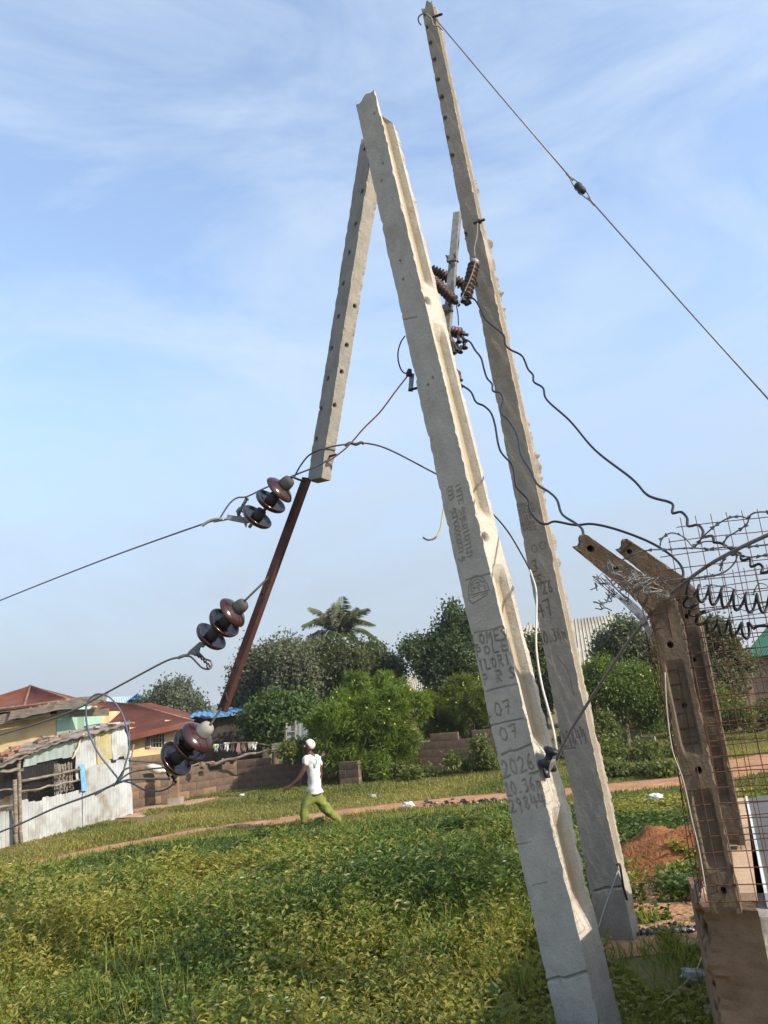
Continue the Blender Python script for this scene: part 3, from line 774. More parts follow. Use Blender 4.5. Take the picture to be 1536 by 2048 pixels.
for i, ((x, y), w_, h_, c, lab) in enumerate(gar):
    mat('cloth_%d' % i, c, tuple(v * .75 for v in c), 9, 0.9)
    G = np.zeros((9, 7, 3))
    for a in range(9):
        for b in range(7):
            u, v = b / 6 - .5, a / 8
            G[a, b] = at(x + u * w_ * (1 + .25 * math.sin(v * 5 + i)), y + v * h_ * (1 + .2 * math.sin(b * 1.7 + i)), Yg + .02 + .035 * math.sin(b * 2.1 + i + v))
    MB().grid(G).build('garment', M['cloth_%d' % i], None, lab, 'garment', 'washing on the line')
# sticks, timber stack, tin screen
for i, (a, b, r) in enumerate([((420, 1530), (512, 1505), .06), ((330, 1545), (421, 1523), .05), ((480, 1511), (560, 1497), .03)]):
    lab = ['crooked branch resting on the broken wall top right of the insulators', 'branch lying along the wall top behind the lowest insulator string', 'thin bleached stick lying on the wall under the washing'][i]
    P = np.array([at(a[0] + (b[0] - a[0]) * k / 8, a[1] + (b[1] - a[1]) * k / 8 + 1.5 * math.sin(k * 1.7 + i), 25.3) for k in range(9)])
    MB().tube(P, np.linspace(r, r * .6, 9), 7).build('branch', M['weathered_wood'], None, lab, 'branch')
st = thing('timber_stack', 'small stack of pale sawn planks behind the wall near the tin screen', 'timber', at(556, 1505, 26.6))
for k in range(4):
    MB().bar(at(545 + k % 2, 1501 - k * 4, 26.6), at(572 + k % 2, 1498 - k * 4, 26.6), .4, .055).build('plank', M['pale_wood'], st)
scr = thing('tin_screen', 'patched grey tin screen nailed to leaning sticks behind the walking man', 'screen', at(585, 1510, 27.0))
for i, (x0, x1, y0, y1, mm) in enumerate([(569, 590, 1506, 1454, 'tin_grey'), (591, 606, 1500, 1449, 'tin_mint'), (606, 618, 1498, 1456, 'tin_grey')]):
    m_ = 20; G = np.zeros((2, m_, 3))
    for j in range(m_):
        u = j / (m_ - 1); x = x0 + (x1 - x0) * u
        G[0, j] = at(x, y0 - u * 2, 27 + .012 * math.sin(j * 1.9)); G[1, j] = at(x, y1 - u * 4, 27 + .012 * math.sin(j * 1.9))
    MB().grid(G).build('sheet', M[mm], scr)
for x, y in ((573, 1446), (591, 1442)):
    MB().tube([at(x - 3, 1508, 26.94), at(x - 1, 1475, 26.93), at(x, y, 26.94)], .035, 6).build('stick', M['weathered_wood'], scr)
MB().tube([at(568, 1466, 26.93), at(594, 1462, 26.93)], .025, 6).build('rail', M['weathered_wood'], scr)
MB().tube([at(264, 1540, 24.2), at(262, 1520, 24.2), at(268, 1488, 24.2)], .025, 6).build('stick', M['weathered_wood'], None, 'upright stick standing between the shed corner and the block wall', 'stick')
# tan wall piece and a pile of rubbish behind the wall, left of the pier
upper = block_wall('block_wall', 'higher tan block wall piece under the barred window, behind the lowest wall', at(262, 1560, 25.8), at(352, 1550, 26.2), hfun([(0, 1.46), (1, 1.46)]), ('block_tan',), 12, 0.0)
mat('sack_white', (.50, .46, .40), (.60, .57, .50), 8, .9)
mb = MB(); mb.tube([at(290, 1533, 24.0), at(303, 1535, 23.95), at(318, 1540, 23.95), at(330, 1545, 23.95)], [.03, .11, .13, .06], 9); mb.build('white_sack', M['sack_white'], None, 'crumpled whitish sack lying on the wall top beside the shed', 'sack')
# ------------------------------------------------------------------ concrete poles
GLYPH = {
 '0': [[(.5, 0), (.15, .2), (.1, .6), (.4, 1), (.75, .85), (.9, .4), (.7, .05), (.5, 0)]],
 '1': [[(.3, .8), (.55, 1), (.5, 0)], [(.25, 0), (.8, 0)]],
 '2': [[(.1, .8), (.4, 1), (.8, .85), (.75, .55), (.1, 0), (.95, .05)]],
 '3': [[(.15, .95), (.7, 1), (.75, .75), (.4, .55), (.8, .4), (.75, .1), (.2, 0)]],
 '4': [[(.25, 1), (.1, .4), (.9, .4)], [(.7, .8), (.65, 0)]],
 '5': [[(.85, 1), (.25, 1), (.2, .6), (.7, .6), (.8, .25), (.5, 0), (.1, .05)]],
 '6': [[(.7, 1), (.25, .6), (.15, .2), (.5, 0), (.85, .2), (.6, .5), (.2, .35)]],
 '7': [[(.1, .95), (.85, 1), (.5, 0)], [(.3, .5), (.8, .52)]],
 '8': [[(.5, .55), (.2, .8), (.5, 1), (.8, .8), (.5, .55), (.15, .25), (.5, 0), (.85, .25), (.5, .55)]],
 '9': [[(.8, .7), (.5, .5), (.2, .7), (.45, 1), (.8, .85), (.75, .4), (.6, -.15)]],
 '.': [[(.4, .05), (.5, .08)]], '-': [[(.1, .45), (.9, .5)]], '/': [[(.1, 0), (.9, 1)]],
 'm': [[(.05, 0), (.1, .6), (.3, .55), (.35, .1)], [(.35, .5), (.6, .6), (.65, .1)], [(.65, .45), (.9, .55), (.95, 0)]],
 'L': [[(.15, 1), (.15, 0), (.85, .03)]], 'O': [[(.5, .05), (.15, .3), (.2, .75), (.55, .9), (.85, .6), (.8, .2), (.5, .05)]],
 'M': [[(.05, 0), (.15, .95), (.5, .4), (.85, .95), (.95, 0)]], 'E': [[(.9, 1), (.2, 1), (.15, 0), (.9, 0)], [(.2, .52), (.75, .52)]],
 'S': [[(.85, .9), (.5, 1), (.2, .8), (.45, .55), (.8, .3), (.55, 0), (.15, .08)]],
 'P': [[(.2, 0), (.2, 1), (.75, .95), (.8, .6), (.2, .5)]], 'I': [[(.5, 0), (.5, 1)]],
 'R': [[(.2, 0), (.2, 1), (.75, .95), (.75, .6), (.25, .52), (.85, 0)]], 'N': [[(.15, 0), (.15, 1), (.85, 0), (.85, 1)]],
 '&': [[(.85, 0), (.3, .75), (.5, 1), (.7, .75), (.25, .3), (.45, 0), (.85, .4)]],
 'G': [[(.85, .85), (.4, 1), (.1, .5), (.4, 0), (.85, .15), (.85, .5), (.55, .5)]], 'T': [[(.1, 1), (.9, 1)], [(.5, 1), (.5, 0)]],
 'c': [[(.85, .85), (.4, 1), (.1, .5), (.4, 0), (.85, .15)]], 'n': [[(.1, 0), (.12, 1), (.6, 1), (.85, .7), (.85, 0)]],
 'o': [[(.5, 0), (.1, .4), (.4, 1), (.85, .7), (.8, .2), (.5, 0)]], 'u': [[(.1, 1), (.12, .2), (.5, 0), (.85, .3), (.85, 1)]],
 'g': [[(.8, .8), (.4, 1), (.15, .6), (.5, .4), (.8, .8), (.8, 0), (.3, -.2)]], 'l': [[(.4, 1), (.4, 0), (.7, 0)]],
 'r': [[(.2, 0), (.2, 1), (.8, .85)]], 'a': [[(.8, 1), (.3, .9), (.1, .4), (.4, 0), (.8, .4), (.8, 1), (.85, 0)]], ' ': [],
}

class Pole:
    def __init__(s, P0, P1, bearing, w, d):
        s.P0, s.P1 = np.array(P0, float), np.array(P1, float)
        s.t = unit(s.P1 - s.P0); s.L = np.linalg.norm(s.P1 - s.P0)
        n = np.array([math.sin(math.radians(bearing)), math.cos(math.radians(bearing)), 0])
        s.n = unit(n - s.t * (n @ s.t)); s.r = np.cross(s.t, s.n)
        s.w, s.d = w, d; s.fs = []; s.rs = []
    def face(s, px, py, right=False):
        """(across, along) of the front face where direction (px, py) meets it."""
        o = np.array([0, 0, CZ]); d = ray(px, py)
        if right:
            q = s.P0 + s.r * s.w[0] / 2; k = ((q - o) @ s.r) / (d @ s.r); p = o + d * k - s.P0
            return p @ s.n, p @ s.t
        k = ((s.P0 - o) @ s.n) / (d @ s.n); p = o + d * k - s.P0
        return p @ s.r, p @ s.t
    def stroke(s, pts, rad=.006, dep=.008, right=False):
        (s.rs if right else s.fs).append((np.array(pts, float), rad, dep))
    def line(s, px, rad=.006, dep=.008): s.stroke([s.face(*p) for p in px], rad, dep)
    def hole(s, px, py, rad=.016, dep=.04, right=False):
        c = s.face(px, py, right); s.stroke([c, (c[0], c[1] + .001)], rad, dep, right)
    def text(s, txt, px0, px1, h, rad=.0055, dep=.008, seed=0):
        """Scratched writing whose baseline runs from px0 to px1; h in metres."""
        a, b = np.array(s.face(*px0)), np.array(s.face(*px1)); D = (b - a) / len(txt); N = unit(np.array([-D[1], D[0]])); r = random.Random(seed)
        for i, ch in enumerate(txt):
            for pl in GLYPH[ch]:
                s.stroke([a + D * (i + .1 + .8 * x) + N * (h * y + r.uniform(-.002, .002)) for x, y in pl], rad, dep)
    def mesh(s, rings, nf, rec=None, recd=.045, front_rec=None, ragged=0.0, cut=None, flash=(.006, .006, .006, .012), seed=0, nr=22, bow=None, rough=.0035):
        S = np.linspace(0, s.L, rings)
        uF = np.linspace(-.5, .5, nf)
        pr = [(u, 0.0, 0) for u in uF]
        vR = np.linspace(0, -1, nr)[1:]
        pr += [(.5, v, 1) for v in vR]
        pr += [(u, -1.0, 2) for u in np.linspace(.5, -.5, 6)[1:]]
        pr += [(-.5, v, 3) for v in np.linspace(-1, 0, nr)[1:-1]]
        pr = np.array(pr); U, V, FC = pr[:, 0], pr[:, 1], pr[:, 2].astype(int); m = len(pr)
        k = S / s.L; w = s.w[0] + (s.w[1] - s.w[0]) * k; d = s.d[0] + (s.d[1] - s.d[0]) * k
        A = w[:, None] * U[None]; B = d[:, None] * V[None]; Sg = np.repeat(S[:, None], m, 1)
        side = (FC == 1) | (FC == 3); sg = np.where(U > 0, 1.0, -1.0)
        if rec is not None:
            rf = np.array([rec(x) for x in S])
            pv = np.clip((np.minimum(-V, 1 + V) - .14) / .16, 0, 1)
            A = A - np.where(side, sg * pv, 0)[None] * rf[:, None] * recd
        fd = np.zeros_like(A)
        if front_rec is not None:
            rf = np.array([front_rec(x) for x in S]); pu = np.clip((.34 - np.abs(U)) / .10, 0, 1) * (FC == 0)
            fd -= rf[:, None] * pu[None] * .018
        # general unevenness
        nz = (fbm(Sg * 7 + U * 3, A * 14 + B * 14 + 4, seed, 4) - .5) * 2 * rough
        B = B + np.where(FC == 0, 1, np.where(FC == 2, -1, 0))[None] * nz
        A = A + np.where(side, sg, 0)[None] * nz
        # cement flash and chips along the four corners
        for ci, (cu, cv) in enumerate(((-.5, 0), (.5, 0), (.5, -1), (-.5, -1))):
            wgt = np.clip(1 - (np.abs(U - cu) * s.w[0] + np.abs(V - cv) * s.d[0]) / .020, 0, 1)
            f = fbm(S * 17, S * 0 + ci * 7, seed + 40 + ci, 4); g = vnoise(S * 55, S * 0 + ci, seed + 60 + ci)
            amp = flash[ci] * (np.clip(f - .52, 0, 1) * 3 + .35 * g) + flash[ci] * np.clip(fbm(S * 3.1, S * 0 + ci * 3, seed + 80 + ci, 2) - .58, 0, 1) * 9 * np.clip(fbm(S * 21, S * 0 + ci, seed + 95 + ci, 3) * 2.2 - .5, 0, 1.2) - .004 * np.clip(.42 - f, 0, 1) * 8
            A = A + (1 if cu > 0 else -1) * wgt[None] * amp[:, None]
        # scratched marks and bolt holes
        gr = np.zeros_like(A)
        du = np.zeros_like(A)
        if rec is not None: du = np.where(side, np.clip(pv * 1.6 - .5, 0, 1), 0)[None] * np.clip(np.array([rec(x) for x in S]) * 1.5 - .4, 0, 1)[:, None] * (.55 + .45 * fbm(Sg * 9, B * 40, seed + 90, 3))  # tan tint weight, strongest on the recessed channel floor
        for fc, strokes in ((0, s.fs), (1, s.rs)):
            idx = np.where(FC == fc)[0]
            X = (A if fc == 0 else B)[:, idx]; Yc = Sg[:, idx]
            for pts, rad, dep in strokes:
                lo, hi = pts.min(0) - rad * 2, pts.max(0) + rad * 2
                i0, i1 = np.searchsorted(S, [lo[1], hi[1]])
                if i1 <= i0: continue
                x, y = X[i0:i1], Yc[i0:i1]; dm = np.full(x.shape, 9.0)
                for p, q in zip(pts[:-1], pts[1:]):
                    e = q - p; L2 = max(e @ e, 1e-12); tt = np.clip(((x - p[0]) * e[0] + (y - p[1]) * e[1]) / L2, 0, 1)
                    dm = np.minimum(dm, np.hypot(x - p[0] - tt * e[0], y - p[1] - tt * e[1]))
                g = np.clip(1.5 - dm / rad, 0, 1)
                sub = np.ix_(range(i0, i1), idx)
                gr[sub] = np.maximum(gr[sub], g * (.34 if rad < .01 else 1))
                if fc == 0: fd[sub] = np.minimum(fd[sub], -dep * g)
                else: A[sub] = A[sub] - dep * g * .5
        B = B + fd
        if cut is not None:
            top = np.clip((k - .9) / .1, 0, 1)[:, None] ** 2
            Sg = Sg + top * np.array([cut(u, v) for u, v in zip(U, V)])[None]
        P = s.P0 + A[..., None] * s.r + B[..., None] * s.n + Sg[..., None] * s.t
        if bow is not None: P = P + bow(k)[:, None, :]
        V3 = P.reshape(-1, 3); i = np.arange(rings - 1)[:, None] * m; j = np.arange(m)[None]; j2 = (np.arange(m) + 1) % m
        FA = np.stack([i + j, i + j2[None], i + m + j2[None], i + m + j], -1).reshape(-1, 4)
        # end caps: fans
        nV = len(V3); c0, c1 = P[0].mean(0), P[-1].mean(0) - s.t * .02
        V3 = np.vstack([V3, c0, c1]); jj = np.arange(m)
        cap0 = np.stack([np.full(m, nV), j2, jj, jj], 1)[:, :3]; cap1 = np.stack([np.full(m, nV + 1), (rings - 1) * m + jj, (rings - 1) * m + j2], 1)
        return V3, FA, np.vstack([cap0, cap1]), np.concatenate([gr.ravel(), [0, 0]]), np.concatenate([du.ravel(), [0, 0]])
    def build(s, name, mname, parent=None, label=None, cat=None, group=None, **kw):
        V3, FA, caps, gr, du = s.mesh(**kw)
        org = ORIGIN.get(parent)
        if org is None: org = s.P0
        me = bpy.data.meshes.new(name)
        nq, nt = len(FA), len(caps)
        me.vertices.add(len(V3)); me.vertices.foreach_set('co', (V3 - org).astype(np.float32).ravel())
        li = np.concatenate([FA.ravel(), caps.ravel()]).astype(np.int32)
        me.loops.add(len(li)); me.loops.foreach_set('vertex_index', li)
        me.polygons.add(nq + nt)
        me.polygons.foreach_set('loop_start', np.concatenate([np.arange(nq) * 4, nq * 4 + np.arange(nt) * 3]).astype(np.int32))
        me.polygons.foreach_set('loop_total', np.concatenate([np.full(nq, 4), np.full(nt, 3)]).astype(np.int32))
        me.polygons.foreach_set('use_smooth', np.zeros(nq + nt, bool))
        me.update(calc_edges=True); me.validate()
        a = me.attributes.new('groove', 'FLOAT', 'POINT'); a.data.foreach_set('value', gr.astype(np.float32))
        a = me.attributes.new('channel_tan', 'FLOAT', 'POINT'); a.data.foreach_set('value', du.astype(np.float32))
        me.materials.append(M[mname])
        return link(name, me, parent, org, label, cat, group)

# front pole: the snapped one
fa, fb = at(1153, 2040, 4.2), at(729, 194, 4.6)
ft = unit(fb - fa)
FP = Pole(fa - ft * .5, fb, 226, (.265, .185), (.172, .148))
def zones(pole, px, half=.10, end=None):
    ss = [pole.face(*p)[1] for p in px]; e = pole.face(*end)[1] if end else -1
    def f(x):
        r = 1.0
        for c in ss: r = min(r, np.clip((abs(x - c) - half) / .10, 0, 1))
        return min(r, float(np.clip((x - e) / .16, 0, 1)))
    return f
FP.text('LOMES', (944, 1294), (1016, 1278), .062, .005, .010, 1)
FP.text('POLE', (950, 1316), (1018, 1300), .052, .005, .010, 2)
FP.text('ILORIN', (957, 1344), (1036, 1325), .058, .005, .010, 3)
FP.text('P R S', (966, 1372), (1032, 1356), .058, .005, .010, 4)
FP.text('&', (994, 1354), (1006, 1351), .03, .004, .008, 5)
FP.line([(948, 1266), (975, 1262), (1012, 1252)], .0045, .006); FP.line([(972, 1384), (1000, 1376), (1040, 1368)], .0045, .006)
FP.text('.07', (972, 1439), (1026, 1426), .070, .0042, .008, 6)
FP.line([(982, 1452), (1005, 1446), (1045, 1438)], .0045, .007)
FP.text('07', (1000, 1484), (1040, 1473), .068, .0042, .008, 7)
FP.line([(1003, 1511), (1020, 1502), (1030, 1503), (1062, 1489)], .0055, .009)
FP.text('2026', (1007, 1556), (1072, 1539), .080, .0046, .008, 8)
FP.line([(1003, 1559), (1016, 1556)], .005, .008); FP.line([(1060, 1549), (1080, 1544)], .0065, .010)
FP.text('10.36m', (1012, 1594), (1086, 1578), .065, .0042, .008, 9)
FP.line([(1014, 1595), (1024, 1592)], .0045, .008)
FP.text('29844', (1020, 1628), (1094, 1612), .065, .0042, .008, 10)
# round stamp: half circle, letters, double line and a tick under it
cx, cy = FP.face(957, 1186)
FP.stroke([(cx + .075 * math.cos(a), cy + .095 * math.sin(a)) for a in np.linspace(-.1, math.pi + .1, 22)], .004, .007)
FP.stroke([(cx + .058 * math.cos(a), cy + .075 * math.sin(a)) for a in np.linspace(0, math.pi, 20)], .003, .005)
FP.text('GTT', (939, 1186), (975, 1178), .045, .004, .006, 11)
FP.line([(958, 1170), (958, 1181)], .004, .006); FP.line([(946, 1178), (968, 1172)], .003, .005)
FP.line([(936, 1192), (978, 1182)], .004, .007); FP.line([(936, 1197), (976, 1187)], .003, .005)
FP.line([(936, 1199), (944, 1209), (974, 1190)], .004, .006)
FP.line([(930, 1161), (960, 1153), (980, 1148)], .004, .006)
# two columns of small cast letters, worn past reading, running down the face
rr = random.Random(3)
for (x0, y0, x1, y1, n) in ((899, 978, 926, 1128, 17), (916, 972, 940, 1118, 18)):
    for i in range(n):
        k = i / n
        if rr.random() < .08: continue
        x, y = x0 + (x1 - x0) * k, y0 + (y1 - y0) * k
        c = np.array(FP.face(x, y)); ch = rr.choice('acnogulrcno'); h = .032
        for pl in GLYPH[ch]:
            FP.stroke([c + np.array([(yy - .5) * h * 1.2, -(xx - .5) * h]) for xx, yy in pl], .0042, .006)
FP.line([(1093, 1962), (1120, 1955), (1128, 1958), (1172, 1944)], .006, .012)
FP.line([(800, 642), (815, 638), (834, 634)], .004, .006); FP.line([(1030, 1690), (1062, 1686)], .003, .004); FP.line([(1065, 1772), (1095, 1765)], .003, .004)
for x, y in ((763, 362), (765, 327), (806, 559), (800, 522), (865, 756), (856, 770), (748, 226), (900, 790)): FP.hole(x, y, .008, .012)
FP.hole(862, 597, .022, .05, True); FP.hole(976, 1072, .022, .05, True)
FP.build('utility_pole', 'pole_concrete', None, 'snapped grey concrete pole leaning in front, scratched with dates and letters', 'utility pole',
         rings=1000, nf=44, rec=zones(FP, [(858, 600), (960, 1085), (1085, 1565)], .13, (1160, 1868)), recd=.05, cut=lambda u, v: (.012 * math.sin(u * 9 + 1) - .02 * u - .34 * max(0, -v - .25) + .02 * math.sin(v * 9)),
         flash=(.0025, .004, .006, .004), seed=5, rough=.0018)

# rear pole: whole, with the switchgear
ra, rb = at(1233, 1880, 5.9), at(853, 8, 5.95)
rt = unit(rb - ra)
RP = Pole(ra - rt * .5, rb, 210, (.25, .112), (.16, .10))
for x, y in ((847, 24), (852, 52), (860, 85), (868, 119), (875, 160), (883, 195), (889, 237), (894, 277), (904, 312), (903, 348), (930, 470), (950, 570)): RP.hole(x, y, .017, .05)
RP.text('3', (1062, 1146), (1078, 1144), .09, .005, .008, 21)
RP.line([(1056, 1157), (1082, 1150)], .0035, .006); RP.text('5', (1072, 1172), (1086, 1170), .075, .005, .008, 22)
RP.line([(1070, 1168), (1096, 1162)], .0035, .006); RP.text('26', (1084, 1190), (1108, 1184), .09, .005, .008, 23)
RP.text('47', (1077, 1238), (1108, 1228), .12, .006, .009, 24)
RP.text('10.36m', (1080, 1290), (1134, 1278), .09, .0045, .007, 25)
RP.text('29844', (1126, 1496), (1176, 1484), .11, .0045, .007, 26)
RP.line([(1122, 1499), (1150, 1496)], .0035, .006)
for row, (x, y, n) in enumerate(((1030, 1014, 7), (1034, 1026, 7), (1038, 1038, 5), (1044, 1050, 5), (1048, 1060, 5))):
    for i in range(n):
        c = np.array(RP.face(x + i * 5.5, y - i * .9)); ch = rr.choice('acnoguln'); h = .034
        for pl in GLYPH[ch]: RP.stroke([c + np.array([(xx - .5) * h * .6, (yy - .5) * h]) for xx, yy in pl], .0036, .005)
for x, y in ((1085, 1092), (1068, 1098)):
    cx, cy = RP.face(x, y); RP.stroke([(cx + .025 * math.cos(a), cy + .03 * math.sin(a)) for a in np.linspace(0, 6.3, 12)], .003, .004)
RP.line([(1188, 1783), (1210, 1776), (1244, 1774)], .006, .012)
RP.line([(1112, 1312), (1135, 1340), (1148, 1390)], .003, .004)
RP.build('utility_pole', 'rear_concrete', None, 'tall unbroken brownish concrete pole behind, carrying brown ribbed insulators and guy wire', 'utility pole',
         rings=1100, nf=38, rec=zones(RP, [(965, 500)], .1, (1245, 1760)), recd=.03, cut=lambda u, v: .03 * math.sin(u * 9 + 1) + .05 * u, flash=(.002, .0025, .013, .005), seed=9, rough=.0016)

# broken top section hanging head down
ha, hb = at(628, 958, 5.2), at(731, 300, 5.15)
HP = Pole(ha, hb + unit(hb - ha) * .12, 231, (.165, .18), (.084, .12))
for x, y in ((724, 383), (711, 448), (698, 505), (686, 567), (676, 633), (662, 697), (655, 757), (641, 818), (632, 878)): HP.hole(x, y, .013, .04)
for x, y in ((709, 613), (693, 691), (683, 744), (669, 811)): HP.hole(x, y, .013, .04, True)
HP.build('broken_pole_top', 'broken_concrete', None, 'snapped-off pole top hanging head down beside the front pole, bolt holes in two faces', 'pole top',
         rings=420, nf=26, rec=None, cut=lambda u, v: .04 * math.sin(u * 20 + v * 9), flash=(.006, .007, .006, .004), seed=14, rough=.003)
# bent reinforcing rods tying it to the stump
for i, (p, q) in enumerate((((728, 300), (742, 262)), ((738, 330), (752, 300)))):
    a, b = at(*p, 5.08), at(*q, 4.74)
    MB().tube([a, a * .5 + b * .5 + np.array([.02, .03, .03]), b], .008, 6).build('reinforcing_rod', M['rusty_steel'], None, ['rusty reinforcing rod holding the hanging pole top to the snapped pole', 'lower bent reinforcing rod between hanging pole top and snapped pole'][i], 'steel rod')
# ------------------------------------------------------------------ crossarm and disc insulators
_near = at
def at(px, py, Y): return _near(px, py, Y + .25)       # this whole assembly hangs a little behind the front pole
cr_ = thing('crossarm', 'rust-brown steel crossarm hanging from the broken pole top', 'crossarm', at(520, 1190, 4.84))
c0, c1 = at(611, 955, 4.84), at(441, 1421, 4.80)
ct = unit(c1 - c0); toward = unit(np.array([-0.5, -.87, 0.0])); toward = unit(toward - ct * (toward @ ct)); cs = np.cross(ct, toward)
MB().bar(c0, c1, .052, .007, toward).build('web', M['rusty_steel'], cr_)
for sg in (-1, 1):
    MB().bar(c0 + cs * sg * .0225 - toward * .022, c1 + cs * sg * .0225 - toward * .022, .007, .036, toward).build('flange', M['rusty_steel'], cr_)
for x, y in ((574, 1047), (519, 1195), (467, 1338)):
    k = (np.array([x, y]) - np.array(proj(c0))); k = np.linalg.norm(k) / np.linalg.norm(np.array(proj(c1)) - np.array(proj(c0)))
    MB().lathe([(.008, 0), (.008, .005)], c0 + (c1 - c0) * k + toward * .002, toward, 12).build('painted_hole', M['painted_hole_dark'], cr_)  # no real opening: a black disc on the web paints its darkness
k = c0 + (c1 - c0) * .93
mb = MB(); mb.bar(k + toward * .0015 - ct * .055, k + toward * .0015 + ct * .055, .017, .007, toward); mb.build('painted_slot', M['painted_hole_dark'], cr_)  # black bar laid on the web, painting the dark of a through slot
MB().tube([k + cs * .0 + toward * .01, k - cs * .05 + toward * .02 + ct * .05], .006, 6).build('cotter_rod', M['rusty_steel'], cr_)

DISC = [(.014, -.088), (.030, -.085), (.044, -.074), (.051, -.052), (.054, -.012), (.055, .002)]
NECK = [(.020, -.075), (.038, -.070), (.042, -.055), (.046, -.012), (.048, .004)]
DISH = [(.056, .004), (.075, .008), (.092, .006), (.108, -.002), (.120, -.014), (.127, -.017), (.131, -.010), (.129, .006), (.122, .022), (.112, .034), (.104, .030), (.096, .040), (.086, .050), (.078, .042), (.066, .052), (.056, .040), (.040, .034), (.020, .032)]
SHED = [(.050, -.004), (.062, .004), (.085, .013), (.106, .026), (.120, .043), (.1265, .055), (.127, .061), (.123, .066), (.114, .063), (.104, .050), (.097, .050), (.092, .064), (.086, .064), (.080, .045), (.072, .044), (.066, .058), (.060, .058), (.054, .036), (.040, .032), (.020, .030)]
def insulator_string(label, cpx, Y0, Y1, hang, k=.875, cap='cap_grey', tilt=0.0):
    C = [at(*p, Y0 + (Y1 - Y0) * i / 2) for i, p in enumerate(cpx)]
    ax = unit(C[2] - C[0]); th = thing('insulator_string', label, 'insulator', C[1], 'porcelain insulator strings on the crossarm')
    r2 = random.Random(int(cpx[0][0]))
    for i, c in enumerate(C):
        a = unit(ax + np.array([r2.uniform(-.10, .10) for _ in range(3)]))
        sh = MB().lathe([(r * k, h * k * .82) for r, h in (SHED if i == 0 else DISH)], c, a, 40).build('disc', M['brown_porcelain'], th)
        MB().lathe([(r * k, h * k) for r, h in (DISC if i == 0 else NECK)], c, a, 20).build('cap', M[cap if i == 0 else 'cap_grey'], sh)
        MB().lathe([(.018, .025), (.018, .06), (.012, .06), (.012, .095)], c, a, 10).build('pin', M['fitting_grey'], sh)
    top = C[0] - ax * .088 * k
    MB().tube([top + ax * .012, top - ax * .01, top * .4 + at(*hang) * .6, at(*hang)], .0075, 7).build('hanger_rod', M['dark_steel'], th)
    return th, C, ax
s1, C1, ax1 = insulator_string('highest insulator string, three dark brown discs just under the broken pole top', [(567, 972), (541, 1003), (514, 1034)], 4.74, 4.86, (609, 962, 4.83))
s2, C2, ax2 = insulator_string('middle insulator string, three brown discs hanging halfway down the rusty crossarm', [(474, 1218), (448, 1246), (422, 1273)], 4.72, 4.84, (540, 1152, 4.83))
s3, C3, ax3 = insulator_string('lowest insulator string at the crossarm tip, red-brown discs with pale top cap', [(404, 1466), (379, 1490), (352, 1517)], 4.54, 4.65, (442, 1417, 4.79), .88, 'cap_light')

# dead-end clamps at the strings' lower ends
def clamp(parent, pxs, Y, bolts, tail=None):
    P = [at(a, b, Y) for a, b in pxs]; mb = MB()
    mb.prism([p + np.array([0, -.014, 0]) for p in P], (0, .028, 0)); c = mb.build('clamp', M['fitting_grey'], parent)
    for a, b in bolts:
        p = at(a, b, Y); MB().lathe([(.010, -.03), (.010, .0), (.017, .0), (.017, .014)], p + np.array([0, -.005, 0]), (0.2, -1, .15), 6).build('bolt', M['fitting_grey'], c)
    return c
clamp(s1, [(453, 1039), (456, 1030), (474, 1033), (478, 1026), (485, 1035), (505, 1033), (503, 1044), (494, 1046), (492, 1055), (488, 1046)], 4.95, [(477, 1024), (480, 1020)])
cl1b = MB().tube([at(476, 1030, 4.94), at(484, 1014, 4.93), at(492, 1000, 4.92), at(494, 994, 4.92)], .012, 7).build('jumper_clamp', M['fitting_grey'], s1)
for x, y in ((478, 1022), (486, 1024), (488, 1010), (494, 997)): MB().tube([at(x - 3, y - 2, 4.91), at(x + 3, y + 3, 4.91)], .006, 6).build('bolt', M['dark_steel'], s1)
clamp(s2, [(377, 1304), (400, 1284), (413, 1286), (400, 1296), (398, 1305), (388, 1311), (378, 1309)], 4.92, [(392, 1308), (398, 1310)])
P = [at(a, b, 4.92) for a, b in ((372, 1312), (382, 1314), (396, 1328), (405, 1336), (418, 1338), (424, 1330), (421, 1322), (410, 1318), (401, 1309))]
MB().tube(smooth_path(P, 5), .007, 6).build('clamp_keeper', M['fitting_grey'], s2)
for x, y in ((396, 1312), (402, 1316), (408, 1322), (413, 1326), (418, 1330), (415, 1335)): MB().tube([at(x - 2, y - 4, 4.90), at(x + 2, y + 4, 4.90)], .006, 6).build('bolt', M['rusty_steel'], s2)
clamp(s3, [(330, 1546), (338, 1534), (352, 1540), (357, 1552), (348, 1560), (344, 1548)], 4.72, [(334, 1535), (350, 1566)])
for x, y in ((333, 1538), (345, 1555), (350, 1562), (336, 1550)): MB().tube([at(x - 3, y - 3, 4.70), at(x + 3, y + 3, 4.70)], .007, 6).build('bolt', M['rusty_steel'], s3)

